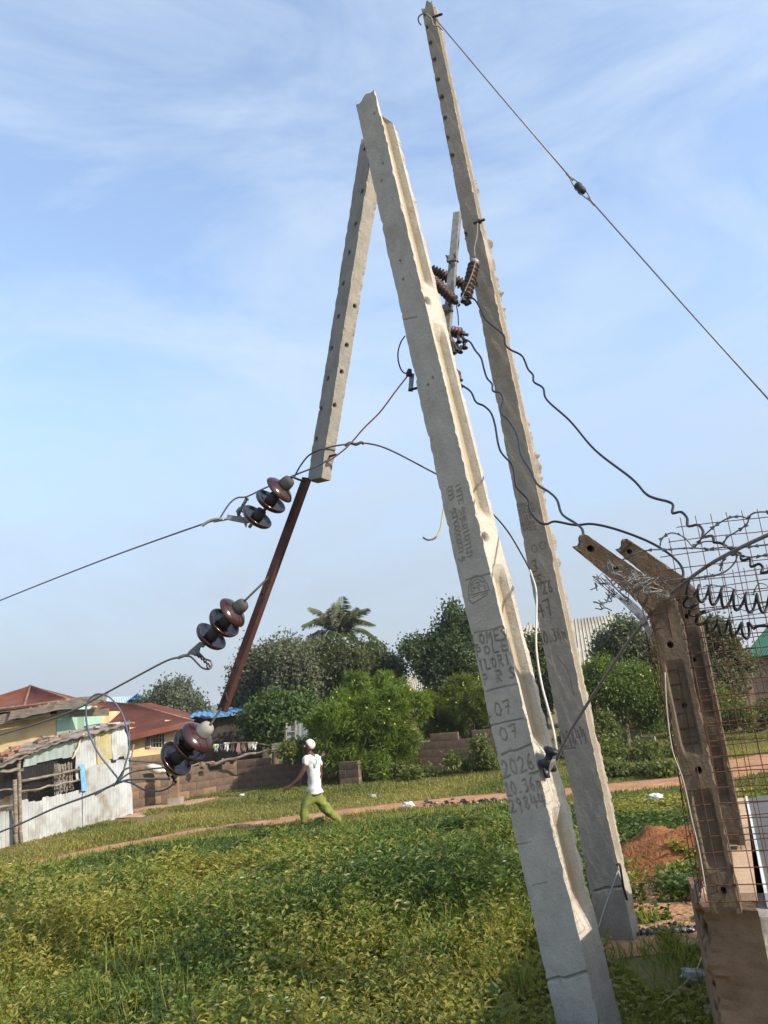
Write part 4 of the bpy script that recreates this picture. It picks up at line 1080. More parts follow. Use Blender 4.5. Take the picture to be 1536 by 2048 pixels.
# ------------------------------------------------------------------ conductors and other wires on the left
def wire(name, label, px, Y0, Y1, r, m, n=8, cat='wire', seg=6, r1=None):
    P = wire_pts(px, Y0, Y1, n)
    return MB().tube(P, np.linspace(r, r1 if r1 else r, len(P)), seg).build(name, M[m], None, label, cat)
wire('line_conductor', 'top bare line wire running left out of frame from the highest insulator string', [(456, 1038), (430, 1043), (400, 1050), (200, 1122), (0, 1201), (-160, 1268)], 4.95, 9.0, .0075, 'bare_wire')
wire('line_conductor', 'middle bare line wire drooping left across the red roofs from the middle insulator string', [(380, 1307), (360, 1314), (330, 1323), (260, 1360), (208, 1388), (130, 1428), (0, 1470), (-150, 1512)], 4.92, 8.0, .0075, 'bare_wire')
wire('line_conductor', 'lowest line wire crossing the shed front from the lowest insulator string', [(338, 1558), (300, 1558), (262, 1559), (236, 1566), (180, 1590), (110, 1616), (40, 1648), (0, 1664), (-120, 1712)], 4.72, 8.0, .0080, 'grey_cable')
wire('jumper_wire', 'twisted jumper wire looping above the highest insulator string clamp', [(438, 1040), (450, 1020), (462, 1004), (476, 995), (494, 993), (530, 976), (590, 950), (630, 934), (660, 918)], 4.94, 4.75, .0065, 'bare_wire')
wire('tie_wire', 'short binding wire wrapped where the top line wire splits', [(404, 1052), (412, 1046), (424, 1040), (436, 1038), (448, 1040)], 4.93, 4.93, .010, 'galvanised', 6)
wire('tie_wire', 'pale wire tail bent under the middle line wire clamp', [(356, 1316), (366, 1312), (378, 1310)], 4.92, 4.92, .011, 'galvanised', 6)
wire('blue_wire_loop', 'dark blue wire looping up over the shed roof from the lowest line wire', [(190, 1590), (215, 1575), (236, 1561), (225, 1543), (196, 1505), (176, 1460), (172, 1420), (178, 1400), (196, 1388), (222, 1397), (245, 1430), (256, 1470), (258, 1500), (250, 1530), (244, 1552), (236, 1563)], 4.95, 4.85, .0060, 'blue_wire', 10)
wire('blue_wire_loop', 'slack dark blue wire sagging below the lowest insulator string', [(236, 1562), (262, 1566), (290, 1580), (320, 1582), (342, 1572), (347, 1560)], 4.85, 4.72, .0055, 'blue_wire')
for i, px in enumerate([[(236, 1563), (262, 1545), (300, 1538), (334, 1535)], [(258, 1521), (300, 1524), (330, 1528)], [(228, 1572), (240, 1552), (248, 1540), (262, 1534)]]):
    wire('steel_strand', ['upper loose steel strand from the wire knot to the lowest insulator string', 'straight thin strand left of the lowest insulator string', 'short frayed strand end sticking up at the wire knot'][i], px, 4.86, 4.72, .0055, 'bare_wire')
at = _near
wire('dark_wire', 'dark wire arching from the highest insulator string over and behind the front pole', [(588, 955), (602, 930), (622, 908), (660, 894), (700, 888), (735, 887), (780, 900), (865, 944), (905, 965), (940, 988), (980, 1022), (1015, 1062), (1044, 1110), (1060, 1140)], 5.02, 5.72, .0060, 'dark_steel')
wire('binding_wire', 'knot of binding wire where the copper lead meets the dark arching wire', [(690, 891), (700, 886), (712, 889), (722, 885), (728, 888)], 5.06, 5.10, .010, 'dark_steel')
wire('copper_lead', 'pinkish bare copper lead from the hanging pole top up to the front pole bracket', [(652, 926), (680, 906), (700, 888), (728, 856), (760, 824), (790, 784), (818, 748)], 4.98, 4.60, .0058, 'copper_wire')
wire('short_lead', 'thin dark lead looped left of the front pole above its bracket', [(810, 672), (802, 684), (796, 705), (798, 728), (806, 744), (818, 748)], 4.62, 4.58, .0048, 'dark_steel')
wire('yellow_wire', 'yellowish wire end curling out left of the front pole', [(902, 1000), (888, 1016), (885, 1034), (880, 1060), (870, 1076), (856, 1080), (846, 1075)], 4.85, 4.62, .0058, 'yellow_wire')
wire('white_cable', 'white cable dangling between the two standing poles', [(1060, 1140), (1072, 1180), (1073, 1230), (1072, 1280), (1075, 1320), (1084, 1372), (1094, 1410), (1104, 1448), (1112, 1490), (1114, 1515)], 5.66, 4.3, .0075, 'white_cable')
wire('bare_wire_tail', 'thin bare wire stretched from the rear pole foot to the front pole', [(1237, 1738), (1222, 1780), (1207, 1822), (1197, 1856)], 5.74, 5.2, .0042, 'galvanised')
wire('black_strap', 'black strap hanging down the right edge of the rear pole near its foot', [(1233, 1731), (1239, 1729), (1243, 1750), (1247, 1775), (1254, 1800)], 5.72, 5.72, .008, 'black_rubber')
# bracket at the hanging section's lower end
b_ = thing('pole_bracket', 'rusty square plate with bolt at the lower end of the hanging pole top', 'bracket', at(650, 920, 4.78))
MB().bar(HP.P0 + HP.r * .076 + HP.t * .10 - HP.n * .05, HP.P0 + HP.r * .076 + HP.t * .24 - HP.n * .05, .012, .055, HP.n).build('plate', M['tile_rust'], b_)
MB().tube([HP.P0 + HP.r * .05 + HP.t * .17 - HP.n * .05, HP.P0 + HP.r * .16 + HP.t * .17 - HP.n * .05], .009, 7).build('bolt', M['dark_steel'], b_)
# bracket on the left of the front pole
b_ = thing('pole_bracket', 'small galvanised bracket clamped on the left edge of the front pole', 'bracket', at(823, 760, 4.6))
MB().bar(at(824, 748, 4.6), at(821, 782, 4.6), .030, .02, (0, 1, 0)).build('plate', M['galvanised'], b_)
MB().tube([at(818, 780, 4.58), at(834, 776, 4.62)], .009, 7).build('bolt', M['dark_steel'], b_)
MB().lathe([(.016, -.02), (.02, 0), (.012, .03)], at(818, 747, 4.58), (.3, -.3, 1), 8).build('terminal', M['dark_steel'], b_)

# ------------------------------------------------------------------ switchgear on the rear pole
arm = thing('steel_crossarm', 'galvanised steel channel bolted across the rear pole behind the front pole', 'crossarm', at(900, 560, 5.78))
a0, a1 = at(913, 424, 5.84), at(889, 690, 5.76)
tt = unit(a1 - a0); tw = unit(np.array([-.4, -1, 0])); tw = unit(tw - tt * (tw @ tt)); sd = np.cross(tt, tw)
MB().bar(a0, a1, .058, .008, tw).build('web', M['galvanised'], arm)
for sg in (-1, 1): MB().bar(a0 + sd * sg * .0255 - tw * .03, a1 + sd * sg * .0255 - tw * .03, .007, .052, tw).build('flange', M['galvanised'], arm)
for x, y in ((904, 517), (893, 616)):
    p = at(x, y, 5.74); MB().box(p, (.085, .03, .055), np.stack([sd, tw, tt], 1)).build('clamp_plate', M['galvanised'], arm)
    for s_ in (-1, 1): MB().tube([p + sd * s_ * .034 + tw * -.06, p + sd * s_ * .034 + tw * .05], .008, 6).build('u_bolt', M['dark_steel'], arm)
def ribbed(label, p, q, Y0, Y1, r, n, cap_top=True, flare=1.0):
    a, b = at(*p, Y0), at(*q, Y1); ax = unit(b - a); L = np.linalg.norm(b - a)
    th = thing('ribbed_insulator', label, 'insulator', (a + b) / 2, 'brown ribbed insulators on the rear pole')
    prof = [(r * .5, 0)]
    for i in range(n):
        h0 = L * i / n; dh = L / n
        prof += [(r * .62, h0 + dh * .05), (r, h0 + dh * .45), (r * .97, h0 + dh * .62), (r * .62, h0 + dh * .8)]
    prof.append((r * .5, L))
    MB().lathe(prof, a, ax, 24).build('body', M['polymer_brown'], th)
    if cap_top: MB().lathe([(r * .6, -.035), (r * .75, -.03), (r * .75, .004), (r * .6, .006)], a, ax, 16).build('cap', M['galvanised'], th)
    MB().lathe([(.012, -.07), (.012, -.03)], a, ax, 8).build('stud', M['dark_steel'], th) if cap_top else None
    MB().lathe([(r * .5, L - .004), (r * .55, L + .02), (.014, L + .025), (.014, L + .06)], a, ax, 12).build('terminal', M['dark_steel'], th)
    return th
ribbed('upright brown ribbed insulator with silver cap against the rear pole face', (948, 528), (932, 596), 5.66, 5.58, .050, 8)
ribbed('dark brown ribbed insulator lying across behind the galvanised channel, left end by front pole', (861, 540), (930, 570), 5.98, 5.96, .052, 11, False)
ribbed('slanting brown ribbed insulator in front of the galvanised channel, lower end pointing right', (866, 560), (909, 602), 5.66, 5.60, .046, 8)
ribbed('stubby dark ribbed insulator at the lower end of the galvanised channel', (890, 660), (923, 667), 5.86, 5.80, .049, 5, False)
ribbed('small brown insulator tucked under the stubby one beside the front pole', (894, 674), (905, 692), 5.68, 5.64, .036, 3, False)
ribbed('lowest brown insulator half hidden by the right edge of the front pole', (898, 742), (914, 754), 5.5, 5.45, .050, 3, False)
def fitting(label, pxs, Y, cat='clamp'):
    th = thing('terminal_clamp', label, cat, at(*pxs[0], Y))
    for i, (x, y) in enumerate(pxs):
        MB().lathe([(.008, -.035), (.014, -.012), (.014, .012), (.026, .032), (.01, .036)], at(x, y, Y), (.3 * math.sin(i * 2.1), -.2, -1), 10).build('bolt', M['dark_steel'], th)
    for p, q in zip(pxs[:-1], pxs[1:]): MB().bar(at(*p, Y), at(*q, Y), .02, .012, (0, 1, 0)).build('strap', M['dark_steel'], th)
fitting('dark bolted clamp below the upright ribbed insulator', [(926, 597), (932, 602), (938, 599)], 5.56)
fitting('dark terminal bolts hanging under the stubby insulator', [(917, 678), (914, 692), (921, 698), (929, 690), (927, 678)], 5.74)
fitting('dark terminal bolts at the lowest insulator right of the front pole', [(912, 765), (918, 768)], 5.42)
fitting('dark bolts below the small brown insulator', [(907, 700), (912, 696)], 5.62)
bb = thing('pole_bolt', 'protruding bolt with hanging wire on the rear pole beside the channel top', 'bolt', at(955, 445, 5.75))
MB().tube([at(948, 447, 5.78), at(969, 439, 5.7)], .012, 7).build('shank', M['dark_steel'], bb)
MB().lathe([(.022, -.01), (.022, .012)], at(959, 443, 5.74), (1, -.4, .3), 6).build('nut', M['dark_steel'], bb)
wire('lead_wire', 'thin lead from the protruding bolt down to the upright ribbed insulator', [(955, 446), (954, 470), (949, 495), (950, 515)], 5.7, 5.64, .0045, 'grey_cable')
wire('lead_wire', 'thin straight lead slanting in front of the upright ribbed insulator', [(951, 523), (945, 545), (933, 575), (918, 606), (912, 612)], 5.56, 5.54, .0042, 'grey_cable')
wire('lead_wire', 'thin lead hanging from the slanting insulator to the stubby one', [(913, 613), (916, 630), (917, 650)], 5.56, 5.76, .0045, 'dark_steel')

# ------------------------------------------------------------------ guy wire at the top right
g = thing('guy_wire', 'taut guy wire from the rear pole head down to the right, with egg insulator midway', 'guy wire', at(1160, 377, 5.3))
ga, gm0, gm1, gb = at(868, 34, 5.9), at(1146, 361, 5.36), at(1176, 395, 5.3), at(1600, 868, 4.5)
MB().tube([ga, (ga + gm0) / 2 + np.array([0, 0, -.01]), gm0], .0058, 6).build('upper_strand', M['bare_wire'], g)
MB().tube([gm1, (gm1 + gb) / 2 + np.array([0, 0, -.01]), gb], .0058, 6).build('lower_strand', M['bare_wire'], g)
gx_ = unit(gm1 - gm0); gc = at(1160, 377, 5.33)
MB().lathe([(.018, -.055), (.030, -.045), (.034, -.02), (.026, 0), (.034, .02), (.030, .045), (.018, .055)], gc, gx_, 14).build('insulator', M['dark_steel'], g)
for sg, c in ((-1, gm0), (1, gm1)):
    p = gc + gx_ * sg * .05; q = np.cross(gx_, np.array([0, 1, 0])); q = unit(q)
    MB().tube(smooth_path([gc + q * .03, p + q * .022 + gx_ * sg * .02, c + gx_ * sg * .05, p - q * .022 + gx_ * sg * .02, gc - q * .03], 6), .005, 6).build('thimble_loop', M['bare_wire'], g)
    MB().tube([c + gx_ * sg * .03, c + gx_ * sg * .10], .010, 7).build('grip', M['galvanised'], g)
MB().tube(smooth_path([at(866, 40, 5.86), at(850, 27, 5.83), at(838, 33, 5.88), at(837, 42, 5.95), at(842, 50, 6.0)], 5), .007, 6).build('pole_wrap', M['grey_cable'], g)
MB().tube(smooth_path([at(862, 34, 5.84), at(868, 52, 5.84), at(876, 52, 5.84), at(885, 60, 5.84)], 5), .006, 6).build('tail', M['grey_cable'], g)
MB().tube([at(864, 35, 5.92), at(884, 28, 5.84)], .012, 7).build('anchor_bolt', M['dark_steel'], g)

# ------------------------------------------------------------------ black service cables
wire('black_cable', 'black wavy cable from the upright insulator across the sky to the fence top', [(936, 593), (950, 600), (962, 620), (972, 640), (998, 662), (1008, 672), (1011, 690), (1022, 700), (1044, 712), (1056, 738), (1066, 750), (1068, 764), (1086, 776), (1094, 800), (1140, 842), (1190, 900), (1262, 956), (1290, 986), (1308, 996), (1335, 1003), (1346, 1010), (1345, 1026), (1362, 1024), (1374, 1036), (1376, 1052), (1396, 1050), (1406, 1062), (1406, 1074), (1424, 1072), (1428, 1085)], 5.55, 2.85, .0078, 'black_rubber', 7, r1=.0056)
wire('black_cable', 'black wavy cable from the stubby insulator down to the leaning fence post tip', [(925, 677), (940, 684), (950, 700), (962, 716), (968, 738), (974, 756), (984, 768), (986, 782), (1000, 786), (1006, 800), (1002, 826), (1016, 840), (1034, 870), (1042, 910), (1060, 940), (1074, 968), (1098, 984), (1114, 1000), (1124, 1028), (1150, 1046), (1164, 1058), (1167, 1074)], 5.7, 3.0, .0078, 'black_rubber', 7, r1=.0056)
wire('black_cable', 'black cable from the lowest insulator sagging between the poles to the second fence post', [(915, 766), (926, 772), (942, 784), (952, 804), (968, 812), (982, 826), (990, 850), (1000, 900), (1024, 930), (1030, 960), (1034, 976), (1056, 1000), (1060, 1022), (1078, 1044), (1094, 1048), (1110, 1043), (1150, 1050), (1184, 1048), (1230, 1058), (1290, 1080), (1330, 1102), (1356, 1124), (1366, 1142), (1365, 1163)], 5.4, 3.4, .0078, 'black_rubber', 7, r1=.0062)
# stay cable from the right edge to the front pole, with its shackle insulator
sc_ = wire('stay_cable', 'thick grey stay cable slanting in front of the fence posts to the front pole', [(1114, 1518), (1122, 1498), (1142, 1460), (1172, 1412), (1220, 1338), (1270, 1266), (1330, 1198), (1400, 1142), (1460, 1106), (1545, 1066), (1640, 1030)], 4.13, 2.3, .0082, 'grey_cable', 10, r1=.0072, cat='cable')
si = thing('shackle_insulator', 'black shackle insulator with wound wire on the right edge of the front pole', 'insulator', at(1098, 1525, 4.2))
ax_ = unit(at(1112, 1500, 4.2) - at(1094, 1545, 4.2))
MB().lathe([(.012, -.06), (.035, -.055), (.05, -.045), (.05, -.03), (.03, -.015), (.028, .0), (.03, .015), (.05, .03), (.05, .045), (.035, .055), (.012, .06)], at(1100, 1518, 4.18), ax_, 20).build('spool', M['black_rubber'], si)
for i in range(4):
    MB().tube(smooth_path([at(1112 - i * 1.5, 1510 + i, 4.12), at(1106 - i * 2, 1530, 4.115), at(1094 + i, 1548 + i * 1.5, 4.13), at(1089 + i, 1536, 4.15)], 5), .0042, 5).build('wire_turn', M['galvanised'], si)
MB().bar(at(1088, 1520, 4.20), at(1095, 1556, 4.20), .03, .012, (0, 1, 0)).build('strap', M['dark_steel'], si)
# ------------------------------------------------------------------ plinth wall, cranked posts, mesh, razor wire
ZT = 1.47
def onz(px, py, z):
    d = ray(px, py); return np.array([0, 0, CZ]) + d * (z - CZ) / d[2]
plinth = thing('plinth_wall', 'rough earth-brown plinth wall with a ragged broken front, carrying the fence posts', 'wall', (1.15, 2.95, .5))
# ragged front end: a displaced block
def rough_block(P8, n, amp, seed, name, mname, parent):
    """Hexahedron (4 bottom, 4 top corners) tessellated and roughened."""
    P8 = np.array(P8, float); mb = MB()
    def face(c00, c10, c11, c01, k, ins):
        G = np.zeros((n, n, 3)); nr = unit(np.cross(c10 - c00, c01 - c00))
        for i in range(n):
            for j in range(n):
                u, v = j / (n - 1), i / (n - 1)
                p = (c00 * (1 - u) + c10 * u) * (1 - v) + (c01 * (1 - u) + c11 * u) * v
                a, b = p[0] * 17 + p[1] * 14, p[2] * 15 + p[1] * 6 + p[0] * 5
                q = fbm(a, b, seed, 4) - .5; q2 = fbm(a * 2.2 + 3, b * 2.2, seed + 7, 3) - .5
                wt_ = .10 + 1.5 * math.exp(-((p[0] - P8[4][0]) / .04) ** 2); G[i, j] = p + (np.array([q, q * .6 + q2 * .6, 0]) * wt_ + np.array([0, .12 * q2, 0]) + np.array([0, 0, .5 * q2]) * (k == 4)) * amp * 2
        mb.grid(G, False)
    b0, b1, b2, b3, t0, t1, t2, t3 = P8
    face(b0, b1, t1, t0, 0, 0); face(b1, b2, t2, t1, 1, 0); face(b2, b3, t3, t2, 2, 0); face(b3, b0, t0, t3, 3, 0); face(t0, t1, t2, t3, 4, 0)
    return mb.build(name, M[mname], parent)
fl, fr = onz(1402, 1812, 1.44), onz(1516, 1822, 1.44)
dn = np.array([0, 0, -1.2]); bk_ = np.array([.10, .42, 0])
rough_block([fl + dn + (.03, .03, 0), fr + dn, fr + dn + bk_, fl + dn + bk_, fl, fr, fr + bk_, fl + bk_], 70, .034, 4, 'broken_end', 'mud_plaster', plinth)
tl0, tl1, tr1, tr0 = onz(1403, 1800, ZT), onz(1462, 1598, ZT), onz(1492, 1596, ZT), onz(1532, 1796, ZT)
MB().prism([p - (0, 0, .03) for p in (tl0 + (.03, .1, 0), tr0 + (0, .1, 0), tr1, tl1)], (0, 0, -1.1)).build('core', M['mud_plaster'], plinth)
MB().prism([tl0 + (.02, .08, -.03), tr0 + (0, .08, -.03), tr1 + (0, .02, -.03), tl1 + (0, .02, -.03)], (0, 0, .03)).build('coping', M['tan_concrete'], plinth)
gb = thing('concrete_block_pier', 'pale grey concrete pier meeting the earth-brown plinth wall at the right edge', 'pier', fr)
f0 = fr + (.012, .03, 0)
rough_block([f0 + dn, f0 + dn + (.5, -.05, 0), f0 + dn + (.55, .3, 0), f0 + dn + (.06, .3, 0), f0 + (0, 0, -.03), f0 + (.5, -.05, -.03), f0 + (.55, .3, -.03), f0 + (.06, .3, -.03)], 14, .012, 8, 'block', 'grey_concrete', gb)
mat('gate_grey', (.085, .085, .075), (.11, .11, .10), 3, .6, .2)
mat('edge_white', (.55, .56, .56), (.64, .65, .65), 8, .6)
gt = thing('metal_sheet', 'flat dark grey metal sheet with pale edge, lying on a base beyond the plinth wall', 'metal sheet', onz(1530, 1700, ZT - .04))
zt = ZT - .02
MB().prism([onz(1495, 1597, zt), onz(1660, 1572, zt), onz(1760, 1780, zt), onz(1537, 1795, zt)], (0, 0, -.05)).build('sheet', M['gate_grey'], gt)
MB().prism([onz(1500, 1603, zt) - (0, 0, .05), onz(1650, 1580, zt) - (0, 0, .05), onz(1745, 1772, zt) - (0, 0, .05), onz(1542, 1785, zt) - (0, 0, .05)], (0, 0, -1.0)).build('base', M['grey_concrete'], gt)
MB().bar(onz(1493.5, 1597, zt) + (0, 0, -.01), onz(1534, 1795, zt) + (0, 0, -.01), .05, .012, (1, 0, 0)).build('edge_strip', M['edge_white'], gt)

def fence_post(label, base, top, tip, Y, w, d, bearing, wt, solid, seed, holes, armholes):
    p0, p1, p2 = at(*base, Y), at(*top, Y), at(*tip, Y - .02)
    th = thing('fence_post', label, 'fence post', p0, 'cranked concrete fence posts')
    S = Pole(p0 - np.array([0, 0, .05]), p1, bearing, (w, w), (d, d))
    for h in holes: S.hole(*h, .008, .05)
    zs = [S.face(*q)[1] for q in solid]
    def frec(x):
        r = 1.0
        for c in zs: r = min(r, np.clip((abs(x - c) - .055) / .05, 0, 1))
        return r
    S.build('shaft', 'post_concrete', th, rings=330, nf=36, front_rec=frec, flash=(.001, .004, .003, .001), seed=seed, nr=8, rough=.0014)
    A = Pole(p1 - S.t * .0, p2, bearing, (w * 1.0, wt), (d, d * .85))
    for h in armholes: A.hole(*h, .009, .05)
    A.build('arm', 'post_concrete', th, rings=150, nf=30, flash=(.001, .002, .002, .001), seed=seed + 3, nr=6, rough=.0014, cut=lambda u, v: .01 * math.sin(u * 7))
    kn = MB(); c = S.P1 - S.n * d / 2
    pr_ = [S.P1 - S.r * w / 2 - S.t * .05, S.P1 + S.r * w / 2 - S.t * .03, S.P1 + S.r * w * .47 + S.t * .012, A.P0 + A.r * w * .46 + A.t * .03, A.P0 - A.r * w * .5 + A.t * .07]
    pr_ = [p - S.n * .001 for p in pr_]
    kn.prism(pr_, -S.n * (d - .002)); kn.build('knuckle', M['post_concrete'], th)
    return th, S, A
f2, S2, A2 = fence_post('farther cranked fence post, half hidden behind the nearer one, its arm tip upper right', (1456, 1668), (1362, 1180), (1245, 1091), 3.85, .118, .10, 207, .080,
    [(1356, 1235), (1425, 1460), (1450, 1640)], 31, [(1372, 1233), (1388, 1320), (1428, 1540)], [(1259, 1104)])
f1, S1_, A1 = fence_post('nearer cranked fence post standing on the broken plinth, orange-stained right edge', (1447, 1796), (1322, 1205), (1160, 1084), 2.95, .101, .095, 204, .070,
    [(1328, 1235), (1338, 1290), (1397, 1545), (1440, 1780)], 33, [(1340, 1290), (1368, 1412), (1397, 1541), (1446, 1782)], [(1181, 1098), (1230, 1140)])

def mesh_panel(label, A, B, z0, z1, sp=.053, r=.0019, m='rusty_wire', seed=0, trim=None):
    A = np.array(A, float); B = np.array(B, float); L = np.linalg.norm(B - A); th = thing('mesh_fence', label, 'mesh fence', (*A, z0), 'welded mesh panels on the fence posts')
    rr = np.random.default_rng(seed); ph = rr.uniform(0, 6, 4)
    nrm = np.array([-(B - A)[1], (B - A)[0], 0]) / L
    def pt(a, z):
        q = A + (B - A) * a; w_ = .012 * math.sin(a * 7 + z * 5 + ph[0]) + .006 * math.sin(a * 19 - z * 11 + ph[1])
        return np.array([q[0], q[1], z + .006 * math.sin(a * 9 + ph[2])]) + nrm * w_
    nv, nh = int(L / sp), int((z1 - z0) / sp)
    for i in range(nv + 1):
        a = i / max(nv, 1); zt_ = min(z1, trim(a)) if trim else z1
        MB().tube([pt(a, z0 + (zt_ - z0) * k / 8) for k in range(9)], r, 4, False).build('wire', M[m], th)
    for j in range(nh + 1):
        z = z0 + j * sp; a0 = 0.0
        if trim:
            while a0 < 1 and trim(a0) < z: a0 += .01
        if a0 >= .98: continue
        MB().tube([pt(a0 + (1 - a0) * k / 12, z) + nrm * .0035 for k in range(13)], r, 4, False).build('wire', M[m], th)
    return th
L1 = S1_.P0 - S1_.r * .062 + S1_.n * .010
panelA = mesh_panel('rusty welded mesh panel stretched across the front of the nearer fence post', (L1[0], L1[1] - .005), (2.25, 2.62), 1.50, 2.86, seed=1, trim=lambda a: 2.62 + min(a * 2.0, .26))
R2 = S2.P0 - S2.r * .062 + S2.n * .012
mesh_panel('welded mesh panel seen edge-on between the nearer and farther fence posts', (L1[0] - .012, L1[1] + .04), (R2[0] - .02, R2[1] - .03), 1.50, 2.62, seed=2)
mesh_panel('farther rusty mesh panel running right from the farther fence post', (R2[0], R2[1] - .01), (3.1, 3.55), 1.46, 2.75, seed=3, r=.0022)

# razor wire: traced loops with barbs
def razor(label, px, Y0, Y1, r=.0030, step=.075, bs=.019):
    P = wire_pts(px, Y0, Y1, 8); mb = MB(); mb.tube(P, r, 5)
    L = np.concatenate([[0], np.cumsum(np.linalg.norm(np.diff(P, axis=0), axis=1))]); k = np.arange(step / 2, L[-1], step)
    for i, s_ in enumerate(k):
        c = np.array([np.interp(s_, L, P[:, j]) for j in range(3)]); c2 = np.array([np.interp(min(s_ + .01, L[-1]), L, P[:, j]) for j in range(3)])
        t = unit(c2 - c + 1e-9); a = i * 1.7; q = unit(np.cross(t, [math.sin(a), math.cos(a), .4]))
        mb.prism([c - t * bs + q * bs * .45, c + q * .002, c + t * bs + q * bs * .45, c + t * bs * .8 - q * bs * .45, c - q * .002, c - t * bs * .8 - q * bs * .45], np.cross(t, q) * .0015)
    return mb.build('razor_wire', M['razor_steel'], None, label, 'razor wire', 'razor wire coils on the fence top')
razor('razor wire loop rising highest, arching over the right edge of the frame', [(1390, 1094), (1402, 1078), (1420, 1060), (1440, 1045), (1460, 1035), (1482, 1033), (1497, 1037), (1503, 1028), (1520, 1024), (1545, 1025)], 2.85, 2.6)
razor('razor wire loop curling above the two post arms', [(1320, 1092), (1324, 1077), (1342, 1066), (1362, 1071), (1376, 1082), (1386, 1093), (1394, 1088), (1412, 1083), (1432, 1083)], 2.95, 2.85)
razor('razor wire strand dropping back from the highest loop', [(1498, 1038), (1492, 1050), (1472, 1064), (1456, 1074), (1448, 1086), (1450, 1096)], 2.72, 2.8)
razor('long razor wire strand running nearly level along the mesh top', [(1240, 1122), (1270, 1108), (1300, 1100), (1335, 1099), (1380, 1096), (1420, 1098), (1450, 1094), (1480, 1095), (1510, 1092), (1545, 1088)], 3.0, 2.7)
razor('razor wire strand curving below the slanting stay cable', [(1312, 1166), (1345, 1160), (1385, 1156), (1420, 1152), (1445, 1146), (1462, 1134), (1472, 1120), (1474, 1104), (1464, 1092)], 2.9, 2.75)
razor('razor wire strand leading right under the mesh top edge', [(1440, 1142), (1448, 1118), (1466, 1108), (1500, 1114), (1545, 1108)], 2.8, 2.65)
razor('small far razor wire loops behind the black coils', [(1406, 1174), (1422, 1170), (1438, 1172), (1452, 1174), (1466, 1178), (1480, 1196), (1492, 1190), (1506, 1188), (1512, 1174), (1520, 1167), (1532, 1170), (1540, 1180)], 3.8, 3.6, .0026, .06, .014)
razor('lower far razor wire strand crossing the mesh', [(1400, 1230), (1430, 1220), (1470, 1216), (1500, 1222), (1545, 1208)], 3.8, 3.6, .0026, .07, .014)

# black springy cable coils
def coil(label, px, Y0, Y1, R, pitch, r=.0052):
    P = wire_pts(px, Y0, Y1, 24); L = np.concatenate([[0], np.cumsum(np.linalg.norm(np.diff(P, axis=0), axis=1))])
    s_ = np.linspace(0, L[-1], int(L[-1] / pitch * 14)); C = np.stack([np.interp(s_, L, P[:, j]) for j in range(3)], 1)
    t = unit(np.gradient(C, axis=0)); u = unit(np.cross(t, [0, 1, 0.2])); v = np.cross(t, u); ph = 2 * math.pi * s_ / pitch
    Rr = R * (1 + .35 * np.sin(s_ * 9)) ; Q = C + u * (Rr * np.cos(ph))[:, None] + v * (Rr * np.sin(ph))[:, None]
    return MB().tube(Q, r, 6).build('coiled_cable', M['black_rubber'], None, label, 'cable')
coil('black coiled cable springing right from the nearer post bend', [(1372, 1176), (1396, 1186), (1430, 1192), (1470, 1200), (1500, 1206), (1545, 1208)], 2.95, 2.8, .027, .042)
coil('black coiled cable drooping from the post bend past the tree to the right', [(1372, 1196), (1388, 1218), (1405, 1238), (1430, 1252), (1460, 1256), (1490, 1262), (1508, 1258)], 2.98, 2.85, .022, .040)
wire('black_cable', 'straightened black cable end leaving the drooping coil to the right', [(1506, 1258), (1518, 1252), (1545, 1253)], 2.85, 2.8, .0052, 'black_rubber')
wire('black_cable', 'zigzag black cable stepping down right under the stay cable', [(1428, 1085), (1440, 1086), (1452, 1092), (1468, 1104), (1464, 1110), (1480, 1106), (1484, 1120), (1500, 1118), (1502, 1133), (1518, 1128), (1526, 1136), (1523, 1146), (1545, 1140)], 2.85, 2.7, .0052, 'black_rubber')
# tangle of binding wire at the arms
mb = MB(); r3 = np.random.default_rng(5)
for i in range(22):
    k = r3.random(); c = np.array([1215 + 110 * k, 1135 + 55 * k]) + r3.normal(0, 7, 2); n_ = 6
    q = [c + r3.normal(0, 1, 2) * (16, 9) for _ in range(n_)]
    mb.tube(smooth_path([at(a, b, 2.84 + r3.normal(0, .03)) for a, b in q], 4), .0013, 4, False)
mb.build('binding_wire', M['razor_steel'], None, 'tangle of silvery binding wire wrapped round the two post arms', 'wire tangle')
mb = MB()
for i in range(9):
    o = i * 3.0; q = [(1188 + o + r3.normal(0, 3), 1152 + r3.normal(0, 4)), (1214 + o, 1178 + r3.normal(0, 3)), (1240 + o * .9, 1200), (1262 + o * .9, 1222), (1284 + o * .5, 1246), (1296 + o * .4, 1275)]
    mb.tube(smooth_path([at(a, b, 2.90) for a, b in q], 5), .0016, 4, False)
for i in range(22):
    c = np.array([1192 + r3.random() * 80, 1155 + r3.random() * 60]); q = [c + r3.normal(0, 6, 2) for _ in range(4)]
    mb.tube(smooth_path([at(a, b, 2.90) for a, b in q], 4), .0022, 4, False)
mb.build('loose_mesh_edge', M['steel_wire'], None, 'frayed loose mesh wires sagging under the nearer post arm', 'wire tangle')
wire('white_cable', 'thin pale cord running down the left side of the nearer fence post', [(1330, 1345), (1334, 1420), (1345, 1500), (1366, 1560), (1384, 1640), (1398, 1700), (1412, 1780)], 2.86, 2.88, .0018, 'white_cable')
